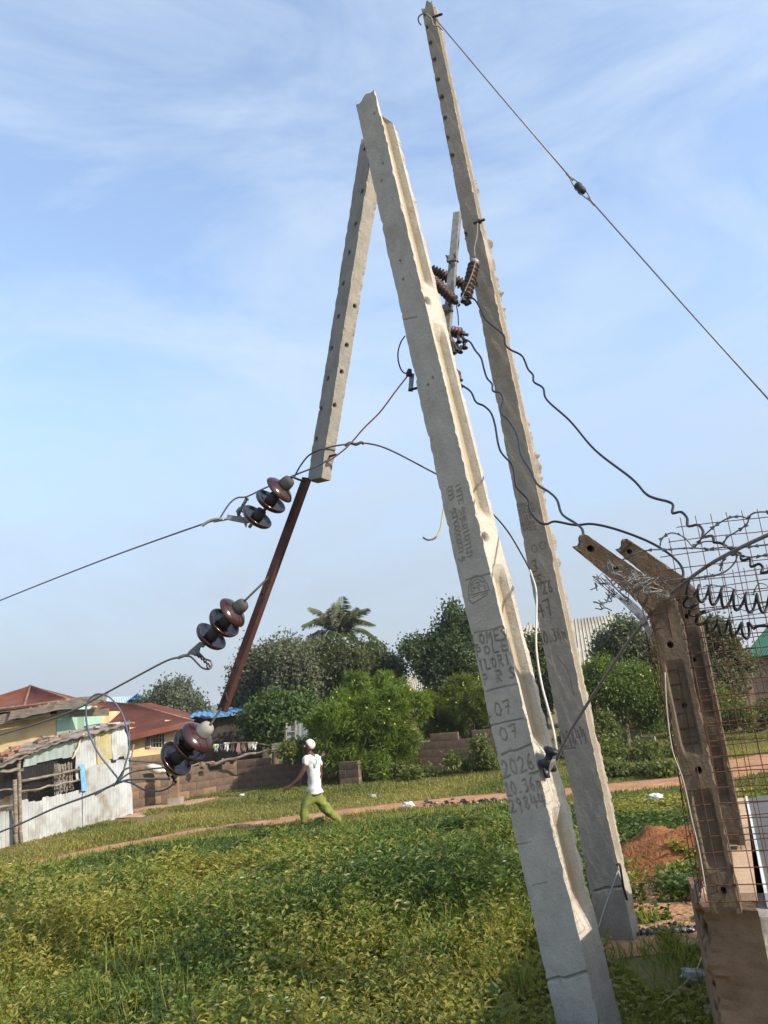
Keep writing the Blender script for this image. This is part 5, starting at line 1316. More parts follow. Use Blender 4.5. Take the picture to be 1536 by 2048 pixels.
# ------------------------------------------------------------------ foliage engine
def leaf_arrays(C, D, Nn, L, Wd, cols, fold=.18):
    """Leaf blades: base C, direction D, face normal Nn, length L, half-width Wd."""
    D = unit(D); S = unit(np.cross(D, Nn)); Nn = np.cross(S, D)
    n = len(C); V = np.zeros((n, 4, 3)); L = np.broadcast_to(L, (n,))[:, None]; Wd = np.broadcast_to(Wd, (n,))[:, None]
    V[:, 0] = C; V[:, 2] = C + D * L - Nn * L * (.12 if fold else 0)
    mid = C + D * L * .45 + Nn * Wd * fold * 2
    V[:, 1] = mid + S * Wd; V[:, 3] = mid - S * Wd
    b = np.arange(n)[:, None] * 4
    FA = np.concatenate([b + np.array([[0, 1, 2]]), b + np.array([[0, 2, 3]])])
    return V.reshape(-1, 3), FA, np.repeat(cols, 4, 0)
def rnd_dir(n):
    return unit(rng.normal(size=(n, 3)))
def mixcol(a, b, t): return np.array(a)[None] * (1 - t[:, None]) + np.array(b)[None] * t[:, None]
class Leaves:
    def __init__(s): s.V = []; s.F = []; s.C = []; s.n = 0
    def add(s, V, FA, C): s.V.append(V); s.F.append(FA + s.n); s.C.append(C); s.n += len(V)
    def build(s, name, m, parent=None, label=None, cat=None, group=None, kind=None):
        org = ORIGIN.get(parent); org = np.zeros(3) if org is None else org
        me = fast_mesh(name, np.vstack(s.V) - org, np.vstack(s.F), M[m], np.clip(np.vstack(s.C), 0.003, 1))
        return link(name, me, parent, org, label, cat, group, kind)

def lobes_px(lobes, Y, flat=1.0, seed=0):
    r = np.random.default_rng(seed); out = []
    for i, (x, y, rad) in enumerate(lobes):
        out.append((at(x, y, Y + r.normal(0, .03) * Y * .6), rad * Y / FPX))
    return out
def crown(lobes, n_clump, n_leaf, L, ratio, c_lo, c_hi, clump_r, up=.5, shell=.45, droop=0.0, mat_='leaf', parent=None, rosette=False, tips=None, name='crown', dark=.75):
    Lv = Leaves()
    sub_ = []
    for c, r in lobes:                                   # each mass breaks into smaller boughs with gaps between
        k = int(rng.integers(7, 11)); d = rnd_dir(k)
        sub_ += [(c + d[i] * r * rng.uniform(.42, .78), r * rng.uniform(.24, .42)) for i in range(k)] + [(c, r * .62)]
    lobes = sub_
    vol = np.array([r ** 2 for _, r in lobes]); vol = vol / vol.sum()
    ltone = rng.random(len(lobes)); li = -1
    for (c, r), f in zip(lobes, vol):
        li += 1; k = max(3, int(n_clump * f)); d = rnd_dir(k); rad = r * (shell + (1 - shell) * rng.random(k) ** .5) * (1 + .22 * rng.normal(size=k))
        P = c + d * rad[:, None]
        P = P[P[:, 2] > .05] if len(P) else P; d = d[:len(P)]; k = len(P)
        tone = np.clip(.55 * rng.random(k) + .45 * ltone[li], 0, 1)
        if rosette:
            ax = unit(d + np.array([0, 0, .6]) + .5 * rng.normal(size=(k, 3)))
            P_ = np.repeat(P, n_leaf, 0); ax_ = np.repeat(ax, n_leaf, 0)
            D = unit(ax_ * rng.uniform(.1, 1.0, (len(P_), 1)) + 1.0 * rnd_dir(len(P_))); Nn = unit(ax_ + .3 * rng.normal(size=ax_.shape))
            D[:, 2] -= droop * rng.random(len(D))
            C = P_ + D * L * .1
        else:
            P_ = np.repeat(P, n_leaf, 0); dd = np.repeat(d, n_leaf, 0); C = P_ + rng.normal(size=P_.shape) * clump_r * .5
            D = unit(dd * .6 + rnd_dir(len(C))); D[:, 2] -= droop; Nn = unit(np.array([0, 0, up]) + .5 * dd + .6 * rng.normal(size=C.shape))
        t = np.clip(np.repeat(tone, n_leaf) * .6 + .5 * rng.random(len(C)) - .1, 0, 1)
        LL = L * rng.uniform(.65, 1.25, len(C))
        Lv.add(*leaf_arrays(C, D, Nn, LL, LL * ratio, mixcol(c_lo, c_hi, t)))
    return Lv
mat('bark', (.09, .065, .045), (.17, .13, .10), 8, .95, 0, .6, 40)
mat('palm_bark', (.14, .115, .09), (.22, .19, .16), 10, .95, 0, .5, 40, stretch=(1, 1, 6))
def trunk(lobes, base, parent, r=.12, m='bark'):
    mb = MB(); top = np.mean([c for c, _ in lobes], 0); base = np.array(base, float); base[2] = -.05
    P = smooth_path([base, base * .6 + top * .4 + np.array([.1, 0, 0]), top], 6); mb.tube(P, np.linspace(r, r * .55, len(P)), 8)
    for c, rr in lobes:
        s = P[int(len(P) * .55)]; q = smooth_path([s, (s + c) / 2 + np.array([0, 0, -.12]), c + unit(c - s) * rr * .5], 5); mb.tube(q, np.linspace(r * .45, r * .1, len(q)), 6)
    mb.build('trunk', M[m], parent)
def tree(name, label, cat, Y, lobes, n_clump, n_leaf, L, ratio, c_lo, c_hi, clump_r, tr=.12, group=None, seed=0, flowers=None, rosette=False, shell=.45, droop=0.0, up=.5, mat_='leaf'):
    lb = lobes_px(lobes, Y, seed=seed); base = np.mean([c for c, _ in lb], 0); base[2] = 0
    th = thing(name, label, cat, base, group)
    Lv = crown(lb, n_clump, n_leaf, L, ratio, c_lo, c_hi, clump_r, shell=shell, rosette=rosette, droop=droop, up=up)
    Lv.build('crown', mat_, th); trunk(lb, base, th, tr)
    if flowers:
        n, col, sz = flowers; F_ = Leaves()
        for (c, r) in lb:
            k = max(1, int(n * r * r / sum(q * q for _, q in lb))); d = unit(rng.normal(size=(k, 3)) + np.array([.3, -.9, .3])); P = c + d * r * 1.02
            P_ = np.repeat(P, 5, 0); D = rnd_dir(len(P_)); F_.add(*leaf_arrays(P_, D, unit(np.repeat(d, 5, 0)), sz * np.ones(len(P_)), sz * .4, np.tile(np.array(col), (len(P_), 1))))
        o = F_.build('flowers', 'petal', th)
    return th

tree('distant_tree', 'loose grey-green trees rising behind the long red roof at the left', 'tree', 46, [(345, 1398, 24), (318, 1408, 24), (384, 1410, 20), (326, 1380, 13), (362, 1376, 15), (396, 1428, 20), (350, 1424, 36), (294, 1404, 12)], 420, 22, .20, .30, (.075, .09, .06), (.15, .17, .12), .5, .12, seed=1)
tree('silvery_tree', 'dull silvery olive tree left of the coconut palm, above the blue shed roof', 'tree', 33, [(530, 1330, 36), (500, 1366, 36), (562, 1310, 34), (582, 1352, 56), (520, 1405, 44), (625, 1330, 44), (490, 1340, 18), (478, 1392, 20), (560, 1400, 50)], 1500, 26, .17, .26, (.052, .062, .032), (.165, .18, .112), .5, .16, seed=2, shell=.5, mat_='dull_leaf')
tree('dark_tree', 'dark olive bushy tree hiding the coconut palm trunk', 'tree', 34.5, [(650, 1320, 42), (700, 1324, 48), (745, 1328, 44), (775, 1334, 28), (690, 1385, 62), (790, 1345, 14), (640, 1370, 50), (745, 1380, 50)], 1500, 26, .17, .28, (.038, .054, .022), (.125, .15, .062), .5, .18, seed=3)
tree('leafy_shrub', 'deep green leafy shrub left of the yellow-flowered bush, behind the washing', 'shrub', 28.6, [(540, 1425, 40), (585, 1436, 42), (512, 1446, 28), (606, 1415, 30), (560, 1462, 30)], 700, 26, .15, .34, (.032, .06, .014), (.095, .155, .035), .4, .09, seed=4)
tree('flowering_bush', 'large bright green bush with narrow leaves and yellow flowers, right behind the walking man', 'bush', 24.8, [(742, 1415, 62), (690, 1436, 52), (800, 1400, 46), (838, 1420, 34), (730, 1484, 58), (785, 1474, 52), (700, 1494, 44), (652, 1440, 30), (760, 1366, 24), (800, 1518, 34), (726, 1360, 14), (650, 1474, 34), (634, 1444, 24), (770, 1352, 14), (702, 1358, 12), (748, 1530, 40), (690, 1400, 30), (680, 1516, 34), (770, 1440, 60), (715, 1450, 50)], 3400, 13, .21, .070, (.05, .09, .012), (.22, .31, .042), .3, .10, seed=5, flowers=(38, (.72, .68, .16), .040), rosette=True, shell=.62, droop=.35)
tree('flowering_bush', 'darker green yellow-flowered bush over the block wall, left of the front pole', 'bush', 27.6, [(905, 1415, 44), (880, 1436, 36), (950, 1400, 44), (862, 1400, 24), (1000, 1420, 50), (930, 1376, 34), (975, 1450, 36), (1040, 1420, 40), (910, 1445, 34), (860, 1445, 30)], 2600, 13, .21, .070, (.045, .07, .012), (.17, .22, .035), .3, .10, seed=6, flowers=(30, (.72, .68, .16), .040), rosette=True, shell=.6, droop=.35)
tree('dark_tree', 'tall dark green tree directly left of the front pole, over the bushes', 'tree', 33, [(905, 1268, 32), (872, 1308, 38), (836, 1300, 18), (925, 1310, 52), (906, 1222, 11), (885, 1350, 46), (950, 1262, 40), (962, 1330, 50), (848, 1330, 20), (820, 1298, 8)], 1300, 26, .16, .30, (.03, .052, .02), (.11, .155, .06), .42, .16, seed=7)
tree('mid_tree', 'loose green tree seen in the gap between the two standing poles', 'tree', 34, [(1080, 1292, 28), (1068, 1335, 34), (1092, 1370, 40), (1055, 1400, 40)], 520, 24, .17, .30, (.04, .06, .025), (.13, .16, .07), .45, .12, seed=8)
tree('mid_tree', 'grey-green tree right of the rear pole, in front of the cream roof', 'tree', 31, [(1250, 1264, 24), (1222, 1288, 24), (1278, 1290, 36), (1305, 1328, 46), (1208, 1302, 14), (1330, 1290, 30), (1252, 1310, 36)], 800, 24, .17, .28, (.045, .06, .03), (.16, .18, .10), .42, .12, seed=9)
tree('bright_bush', 'bright green feathery bush between rear pole and fence posts', 'bush', 26, [(1222, 1368, 46), (1272, 1368, 48), (1180, 1382, 36), (1312, 1386, 44), (1200, 1344, 22), (1240, 1408, 44), (1300, 1425, 36), (1165, 1420, 36)], 1500, 22, .11, .24, (.05, .085, .014), (.14, .21, .035), .3, .09, seed=10, flowers=(40, (.6, .6, .5), .04))
tree('mid_tree', 'tree behind the mesh fence right of the fence posts', 'tree', 31, [(1440, 1286, 30), (1410, 1326, 38), (1462, 1328, 32), (1420, 1256, 18), (1392, 1365, 40), (1440, 1366, 38), (1372, 1330, 30), (1490, 1330, 16)], 900, 24, .17, .28, (.05, .065, .03), (.17, .19, .10), .42, .12, seed=11)
tree('bright_bush', 'yellow-green bush low behind the mesh fence, left of the dark brown wall', 'bush', 28, [(1410, 1395, 36), (1440, 1412, 30), (1380, 1410, 30)], 500, 22, .12, .28, (.06, .09, .015), (.17, .21, .04), .3, .08, seed=12)
for i, (Y, lb, lab) in enumerate([
    (23.6, [(850, 1552, 16), (880, 1556, 18), (915, 1556, 16), (945, 1540, 22), (965, 1520, 24), (990, 1552, 22), (905, 1520, 9), (960, 1490, 14)], 'tangled low weeds climbing the brown block wall left of the front pole'),
    (22.5, [(1200, 1500, 30), (1240, 1512, 28), (1290, 1508, 30), (1330, 1512, 28), (1180, 1530, 26), (1360, 1500, 26), (1260, 1532, 22)], 'leafy weeds growing round the grey wall stub between pole and fence'),
    (25.2, [(1170, 1462, 26), (1200, 1448, 22), (1225, 1465, 16), (1150, 1490, 26)], 'weeds and creeper at the left end of the dark sooty wall'),
    (24.0, [(740, 1556, 12), (760, 1558, 14), (800, 1552, 15), (826, 1556, 13)], 'small weeds at the foot of the large flowering bush'),
    (24.6, [(585, 1499, 9), (600, 1500, 10), (575, 1501, 7), (612, 1502, 9)], 'small tuft of weeds on top of the wall behind the man'),
    (19.0, [(1215, 1545, 14), (1250, 1552, 12), (1290, 1548, 12), (1330, 1545, 10)], 'low scrubby weeds along the far side of the red path'),
    (26.5, [(1450, 1440, 22), (1490, 1430, 24), (1530, 1425, 24), (1420, 1450, 26), (1510, 1450, 20)], 'yellow-green weeds behind the mesh fence at the right edge')]):
    tree('weed_shrub', lab, 'weeds', Y, lb, 420, 14, .10, .36, (.05, .075, .016), (.17, .20, .05), .2, .02, seed=20 + i)

# coconut palm
pc = at(677, 1268, 36)
pm = thing('coconut_palm', 'coconut palm with drooping fronds rising above the dark trees', 'palm', (pc[0], pc[1], 0))
MB().tube(smooth_path([(pc[0] - .3, pc[1], -.1), (pc[0] - .1, pc[1], pc[2] * .5), pc], 8), np.linspace(.2, .13, 16), 9).build('trunk', M['palm_bark'], pm)
fr_px = [(684, 1192, 8), (672, 1204, 6), (662, 1216, 10), (618, 1214, 26), (632, 1236, 26), (736, 1216, 26), (712, 1214, 10), (722, 1240, 26), (776, 1296, 44), (596, 1306, 44), (640, 1290, 30), (720, 1290, 30), (694, 1222, 8), (604, 1250, 34), (748, 1248, 34)]
for i, (x, y, sag) in enumerate(fr_px):
    tip = at(x, y, 36 + [-1.2, .8, -.6, .3, 1.2][i % 5]); base = pc; n = 44
    midp = (base + tip) / 2 + np.array([0, 0, sag * .013])
    R_ = smooth_path([base, midp, tip], n // 2); n = len(R_)
    T = unit(np.gradient(R_, axis=0)); s_ = np.linspace(0, 1, n)
    Lv = Leaves()
    side0 = unit(np.cross(T, [0, 0, 1.0]) + 1e-6)
    for sg in (-1, 1):
        for off in (0, .5):
            C = R_[2:-1] + (R_[3:] - R_[2:-1]) * off; m = len(C); ll = .62 * np.sin(np.pi * np.clip(s_[2:-1] * .85 + .12, 0, 1)) ** .6
            D = unit(side0[2:-1] * sg + T[2:-1] * .7 + np.array([0, 0, -.75]) + .12 * rng.normal(size=(m, 3)))
            Lv.add(*leaf_arrays(C, D, unit(np.cross(D, T[2:-1])) , ll, .016 * np.ones(m), mixcol((.09, .11, .05), (.20, .22, .11), rng.random(m))))
    fo = Lv.build('frond', 'leaf', pm)
    MB().tube(R_, np.linspace(.035, .008, n), 5).build('rachis', M['palm_bark'], fo)

# ------------------------------------------------------------------ ground cover
def in_view(P):
    v = P - np.array([0, 0, CZ]); z = v @ _F; z = np.maximum(z, .1)
    return 768 + FPX * (v @ _R) / z, 1024 - FPX * (v @ _U) / z
wb = np.array([(-200, 1770), (0, 1752), (250, 1704), (430, 1682), (600, 1668), (700, 1655), (830, 1636), (1030, 1616), (1240, 1600), (1400, 1588), (1800, 1560)], float)
def sample(n, y0, y1, power=1.0):
    y = (y0 ** power + (y1 ** power - y0 ** power) * rng.random(n)) ** (1 / power)
    x = (rng.random(n) * 2 - 1) * (.62 * y + .8); return x, y
MC = gnd(1335, 1740)
def mound_h(x, y): return .34 * np.exp(-(((x - MC[0] - .50) / 1.15) ** 2 + ((y - MC[1] - .3) / .80) ** 2) ** 2.2)
def keep_clear(x, y, px, py):
    k = np.ones(len(x), bool)
    k &= ~((np.hypot(x - 1.30, y - 5.9) < .30) | (np.hypot(x - .66, y - 4.2) < .17))
    k &= (mound_h(x, y) < .035) | ((px > 1335) & (py > 1700) & (vnoise(x * 4, y * 4, 18) > .45))
    k &= ~((px > 1245) & (py > 1790) & (py < 1905) & (px < 1500) & (vnoise(x * 5, y * 5, 8) < .72))
    k &= ~((px > 1235) & (px < 1345) & (py > 1690) & (py < 1800) & (vnoise(x * 6, y * 6, 28) < .8))
    return k
GL = lambda x, y: terr(x, y) + mound_h(x, y)
W_ = Leaves()
x, y = sample(72000, 3.3, 17.5, 1.2); z = GL(x, y); P = np.stack([x, y, z], 1); px, py = in_view(P)
edge = np.interp(px, wb[:, 0], wb[:, 1]); jit = 14 * (vnoise(x * 1.3, y * .8, 5) - .5)
k = (py > edge + jit) & (px > -160) & (px < 1720) & keep_clear(x, y, px, py)
right = px > 1215
k &= ~(right & (vnoise(x * 2.2, y * 2.2, 12) < .25) & (py > 1900))
x, y, z, px, py, right = x[k], y[k], z[k], px[k], py[k], right[k]
tallp = rng.random(len(x)) < .05
hmap = np.where(tallp & ~right, 1.55, 1) * (.05 + .95 * np.clip(fbm(x * .85, y * .85, 71, 3) - .30, 0, 1) + .20 * vnoise(x * 3.1, y * 3.1, 72) ** 2) * np.where(vnoise(x * 1.5 + 3, y * 1.5, 74) > .70, 1.55, 1) * np.clip((14.5 - y) / 6 + .22, .22, 1) * np.where(right, .35, 1) * np.where(y < 5.6, .62, 1) * np.where((px > 1040) & (py > 1840), .35, 1)
kindn = fbm(x * .9 + 4, y * .9, 73, 3); tone = np.clip((fbm(x * .55, y * .55, 77, 3) - .3) * 2.4, 0, 1)
tone = np.clip(.47 + .85 * (tone - .5) + .17 * rng.normal(size=len(x)), 0, 1)
typ = np.where(kindn + .25 * (rng.random(len(x)) - .5) > .57, 0, 1)
size = np.clip(y / 9.5, .48, 1.1)
hmap = np.minimum(hmap, np.where(y < 6, .30, .46) + .14 * rng.random(len(x)))
DK, MD, YL = np.array((.030, .060, .015)), np.array((.100, .155, .028)), np.array((.26, .24, .05))
def weedcol(t, j):
    t = np.clip(t + j, 0, 1)[:, None]; return np.where(t < .5, DK * (1 - t * 2) + MD * t * 2, MD * (2 - t * 2) + YL * (t * 2 - 1))
# broad leaves (creepers), upright leafy stems
for tp, nl in ((0, 9), (1, 15)):
    i = np.where(typ == tp)[0]; n = len(i); h = hmap[i] * rng.uniform(.55, 1.25, n); lean = rng.normal(0, .22, (n, 2))
    R_ = np.repeat(np.arange(n), nl); f = rng.random(n * nl); f = f ** .6 if tp == 0 else f ** .75
    hh = h[R_] * f; ii = i[R_]
    C = np.stack([x[ii] + lean[R_, 0] * hh, y[ii] + lean[R_, 1] * hh, z[ii] + hh], 1)
    a = rng.random(len(ii)) * 6.283
    if tp == 0:
        C[:, :2] += rng.normal(0, .06, (len(ii), 2)) * size[ii][:, None]
        D = np.stack([np.cos(a), np.sin(a), rng.normal(-.05, .25, len(a))], 1); Nn = unit(np.array([0, 0, 1.0]) + .42 * rng.normal(size=C.shape)); L = rng.uniform(.045, .085, len(a)) * size[ii]; Wd = L * rng.uniform(.36, .46, len(a))
    else:
        D = np.stack([np.cos(a), np.sin(a), rng.uniform(.1, 1.1, len(a))], 1); Nn = unit(np.array([0, 0, 1.0]) + .45 * rng.normal(size=C.shape)); L = rng.uniform(.05, .105, len(a)) * size[ii]; Wd = L * rng.uniform(.13, .22, len(a))
    col = weedcol(tone[ii] + (.0 if tp == 0 else .12), rng.normal(0, .13, len(ii)))
    dead = rng.random(len(ii)) < .018; col[dead] = np.array((.26, .20, .08))
    W_.add(*leaf_arrays(C, D, Nn, L, Wd, col))
    if tp == 1:
        B0 = np.stack([x[i], y[i], z[i] - .02], 1); Dv = np.stack([lean[:, 0], lean[:, 1], np.ones(n)], 1)
        W_.add(*leaf_arrays(B0, Dv, unit(np.stack([rng.normal(size=n), rng.normal(size=n), np.zeros(n)], 1)), h * 1.02, .0022 * size[i], np.tile(np.array((.13, .13, .04)), (n, 1)), 0))
# low ground-hugging layer so that bare soil hardly shows
m = 42000; xx, yy = sample(m, 3.4, 17.5, 1.35); zz = GL(xx, yy); PX, PY = in_view(np.stack([xx, yy, zz], 1))
k = (PY > np.interp(PX, wb[:, 0], wb[:, 1]) + 4) & keep_clear(xx, yy, PX, PY) & ~((PX > 1215) & (vnoise(xx * 2.2, yy * 2.2, 12) < .3)); xx, yy, zz = xx[k], yy[k], zz[k]; n = len(xx)
R_ = np.repeat(np.arange(n), 3); a = rng.random(n * 3) * 6.283; sz = np.clip(yy / 8.5, .55, 1.2)[R_]
C = np.stack([xx[R_] + rng.normal(0, .05, n * 3) * sz, yy[R_] + rng.normal(0, .05, n * 3) * sz, zz[R_] + rng.uniform(.01, .10, n * 3)], 1)
tn = np.clip((fbm(xx * .55, yy * .55, 77, 3) - .3) * 2.4, 0, 1)[R_]
L = rng.uniform(.05, .09, n * 3) * sz
W_.add(*leaf_arrays(C, np.stack([np.cos(a), np.sin(a), rng.normal(.1, .3, n * 3)], 1), unit(np.array([0, 0, 1.0]) + .4 * rng.normal(size=C.shape)), L, L * .3, weedcol(tn - .05, rng.normal(0, .15, n * 3))))
# grass blades through the weeds
m = 26000; xx, yy = sample(m, 3.4, 17.5, 1.4); zz = GL(xx, yy); PX, PY = in_view(np.stack([xx, yy, zz], 1))
k = (PY > np.interp(PX, wb[:, 0], wb[:, 1]) - 6) & keep_clear(xx, yy, PX, PY) & ((fbm(xx * .8 + 9, yy * .8, 91, 3) > .5) | (PX > 1215) | (PY < np.interp(PX, wb[:, 0], wb[:, 1]) + 40)); xx, yy, zz = xx[k], yy[k], zz[k]; n = len(xx)
R_ = np.repeat(np.arange(n), 5); C = np.stack([xx[R_] + rng.normal(0, .03, n * 5), yy[R_] + rng.normal(0, .03, n * 5), zz[R_]], 1)
D = np.stack([rng.normal(0, .42, n * 5), rng.normal(0, .42, n * 5), np.ones(n * 5)], 1); L = rng.uniform(.12, .40, n * 5) * np.where(C[:, 1] > 10, .45, 1) * np.where(np.repeat(PX[k], 5) > 1215, .45, 1)
W_.add(*leaf_arrays(C, D, rnd_dir(n * 5), L, .0045 * np.clip(C[:, 1] / 6, .8, 2.4), weedcol(rng.uniform(.4, .95, n * 5), rng.normal(0, .1, n * 5)), 0))
# large heart-shaped leaves low in the nearest strip, and grass clumps
n = 900; xx, yy = sample(n, 3.3, 6.5, 1.2); PX, PY = in_view(np.stack([xx, yy, GL(xx, yy)], 1)); k = (vnoise(xx * 1.6, yy * 1.6, 44) > .5) & keep_clear(xx, yy, PX, PY) & (PX < 1040); xx, yy = xx[k], yy[k]; n = len(xx)
a = rng.random(n) * 6.283; L = rng.uniform(.05, .09, n)
W_.add(*leaf_arrays(np.stack([xx, yy, GL(xx, yy) + rng.uniform(.04, .22, n)], 1), np.stack([np.cos(a), np.sin(a), rng.normal(0, .2, n)], 1), unit(np.array([0, -.2, 1.0]) + .35 * rng.normal(size=(n, 3))), L, L * .46, weedcol(rng.uniform(.25, .8, n), rng.normal(0, .1, n))))
n = 170; xx, yy = sample(n, 3.6, 9, 1.2); PX, PY = in_view(np.stack([xx, yy, GL(xx, yy)], 1)); k = keep_clear(xx, yy, PX, PY) & (PX < 1180); xx, yy = xx[k], yy[k]; n = len(xx); R_ = np.repeat(np.arange(n), 22); m = len(R_)
C = np.stack([xx[R_] + rng.normal(0, .025, m), yy[R_] + rng.normal(0, .025, m), GL(xx, yy)[R_]], 1)
W_.add(*leaf_arrays(C, np.stack([rng.normal(0, .45, m), rng.normal(0, .45, m), np.ones(m)], 1), rnd_dir(m), rng.uniform(.15, .42, m), .0035, weedcol(rng.uniform(.45, 1, m), rng.normal(0, .1, m)), 0))
W_.build('undergrowth', 'leaf', kind='stuff')
# white weed flowers
F_ = Leaves(); n = 130; i = rng.integers(0, len(x), n); P = np.stack([x[i], y[i], z[i] + hmap[i] * 1.05], 1); P_ = np.repeat(P, 5, 0); a = np.tile(np.arange(5) * 1.2566, n)
s_ = np.repeat(rng.uniform(.012, .024, n) * np.clip(y[i] / 7, .7, 1.6), 5)
F_.add(*leaf_arrays(P_, np.stack([np.cos(a), np.sin(a), .3 * np.ones(len(a))], 1), np.tile(np.array([0, -.3, 1.0]), (len(a), 1)), s_, s_ * .42, np.tile(np.array((.62, .60, .58)), (len(a), 1))))
F_.build('weed_flowers', 'petal', kind='stuff')

# short grass beyond the path
G_ = Leaves(); m = 60000; xx, yy = sample(m, 12.5, 33, 1.0); zz = GL(xx, yy); PX, PY = in_view(np.stack([xx, yy, zz], 1))
PD = np.full(m, 9.0)
for q, hq in zip(PATH[::4], PATH_H[::4]): PD = np.minimum(PD, np.hypot(xx - q[0], yy - q[1]) - hq)
k = (PY < np.interp(PX, wb[:, 0], wb[:, 1]) + 18) & (PD > -.12 + .25 * (rng.random(m) - .5)) & (PX > -150) & (PX < 1700) & (PY > 1395)
sx = S0[0] + (yy - S0[1]) * SD[0] / SD[1]
k &= (xx > sx - .02)
wpk = np.hypot((xx - gnd(360, 1606)[0]) / 2.2, (yy - gnd(360, 1606)[1] + .4) / .75) < 1; k &= ~wpk
k &= (fbm(xx * .6, yy * .6, 55, 3) > .30)
xx, yy, zz = xx[k], yy[k], zz[k]; n = len(xx)
R_ = np.repeat(np.arange(n), 6); C = np.stack([xx[R_] + rng.normal(0, .07, n * 6), yy[R_] + rng.normal(0, .07, n * 6), zz[R_]], 1)
D = np.stack([rng.normal(0, .5, n * 6), rng.normal(0, .5, n * 6), np.ones(n * 6)], 1)
hg = (.035 + .10 * np.clip(fbm(xx * .45, yy * .45, 57, 3) - .2, 0, 1))[R_] * rng.uniform(.5, 1.5, n * 6)
tg = np.clip(fbm(xx * .35 + 7, yy * .5, 59, 3) * 2 - .5, 0, 1)[R_] + rng.normal(0, .12, n * 6)
G_.add(*leaf_arrays(C, D, rnd_dir(n * 6), hg, .010 * np.clip(C[:, 1] / 16, .8, 1.6), mixcol((.085, .115, .022), (.24, .22, .06), np.clip(tg, 0, 1)), 0))
G_.build('grass', 'leaf', kind='stuff')

# red soil mound and bare patch
u = np.linspace(-1, 1, 46); UX, UY = np.meshgrid(u, u, indexing='ij')
X, Y_ = MC[0] + .5 + UX * 2.0, MC[1] + .3 + UY * 1.7
Z = mound_h(X, Y_) * (1 + 1.1 * (fbm(X * 2.2, Y_ * 2.2, 6, 4) - .5)) + .09 * (fbm(X * 9, Y_ * 9, 16, 4) - .5) + terr(X, Y_) + .012 - .05 * np.clip(np.hypot(UX, UY) - .75, 0, 1)
MB().grid(np.stack([X, Y_, Z], -1).transpose(1, 0, 2)).build('earth_mound', M['mound_soil'], None, 'heap of bare orange-red earth between rear pole and fence plinth', 'earth mound')
bp_ = gnd(1330, 1850); X, Y_ = bp_[0] + .15 + UX * 1.5, bp_[1] + .75 + UY * 1.5
Z = terr(X, Y_) + .016 - .05 * np.clip(np.hypot(UX, UY) + .25 * (fbm(X * 3, Y_ * 3, 9, 3) - .5) - .8, 0, 1)
MB().grid(np.stack([X, Y_, Z], -1).transpose(1, 0, 2)).build('bare_earth', M['red_soil'], None, kind='structure')
# ------------------------------------------------------------------ the walking man
mat('skin_dark', (.075, .034, .02), (.095, .045, .028), 30, .5)
mat('shirt_white', (.50, .495, .48), (.60, .59, .575), 14, .9, 0, .35, 22)
mat('trousers_green', (.12, .145, .028), (.17, .20, .045), 20, .9, 0, .6, 28)
mat('cap_white', (.52, .50, .45), (.60, .58, .53), 20, .9)
mat('print_teal', (.16, .38, .34)); mat('eye_white', (.5, .48, .45)); mat('sandal', (.22, .13, .09), (.28, .18, .13), 20, .8); mat('shoe_dark', (.03, .028, .026))
YP = 16.35
man = thing('person', 'man in white cap, white T-shirt and green trousers striding left across the grass, head raised', 'person', at(640, 1652, YP) * np.array([1, 1, 0]))
PXM = YP / FPX
def pp(x, y, dy=0.0):
    """Point of the figure: coordinates in the enlarged study (8.53 per px), depth offset in metres."""
    return at(560 + x / 8.53, 1440 + y / 8.53, YP + dy)
def skin(name, nodes, edges, m, parent, root=0, sub=1):
    me = bpy.data.meshes.new(name); org = ORIGIN[parent]
    me.from_pydata([tuple(np.array(p) - org) for p, _ in nodes], edges, [])
    me.materials.append(M[m]); me.update()
    o = link(name, me, parent, org)
    md = o.modifiers.new('Skin', 'SKIN'); md.use_smooth_shade = True
    for i, (_, r) in enumerate(nodes):
        sv = me.skin_vertices[0].data[i]; sv.radius = r if isinstance(r, tuple) else (r, r); sv.use_root = (i == root)
    sb = o.modifiers.new('Subdivision', 'SUBSURF'); sb.levels = sub; sb.render_levels = sub
    if name in ('shirt', 'trousers'):                  # soft cloth folds
        tx = bpy.data.textures.get('cloth_folds') or bpy.data.textures.new('cloth_folds', 'CLOUDS')
        tx.noise_scale = .085; tx.noise_depth = 1
        dm = o.modifiers.new('Folds', 'DISPLACE'); dm.texture = tx; dm.texture_coords = 'LOCAL'; dm.strength = .07; dm.mid_level = .5
    return o
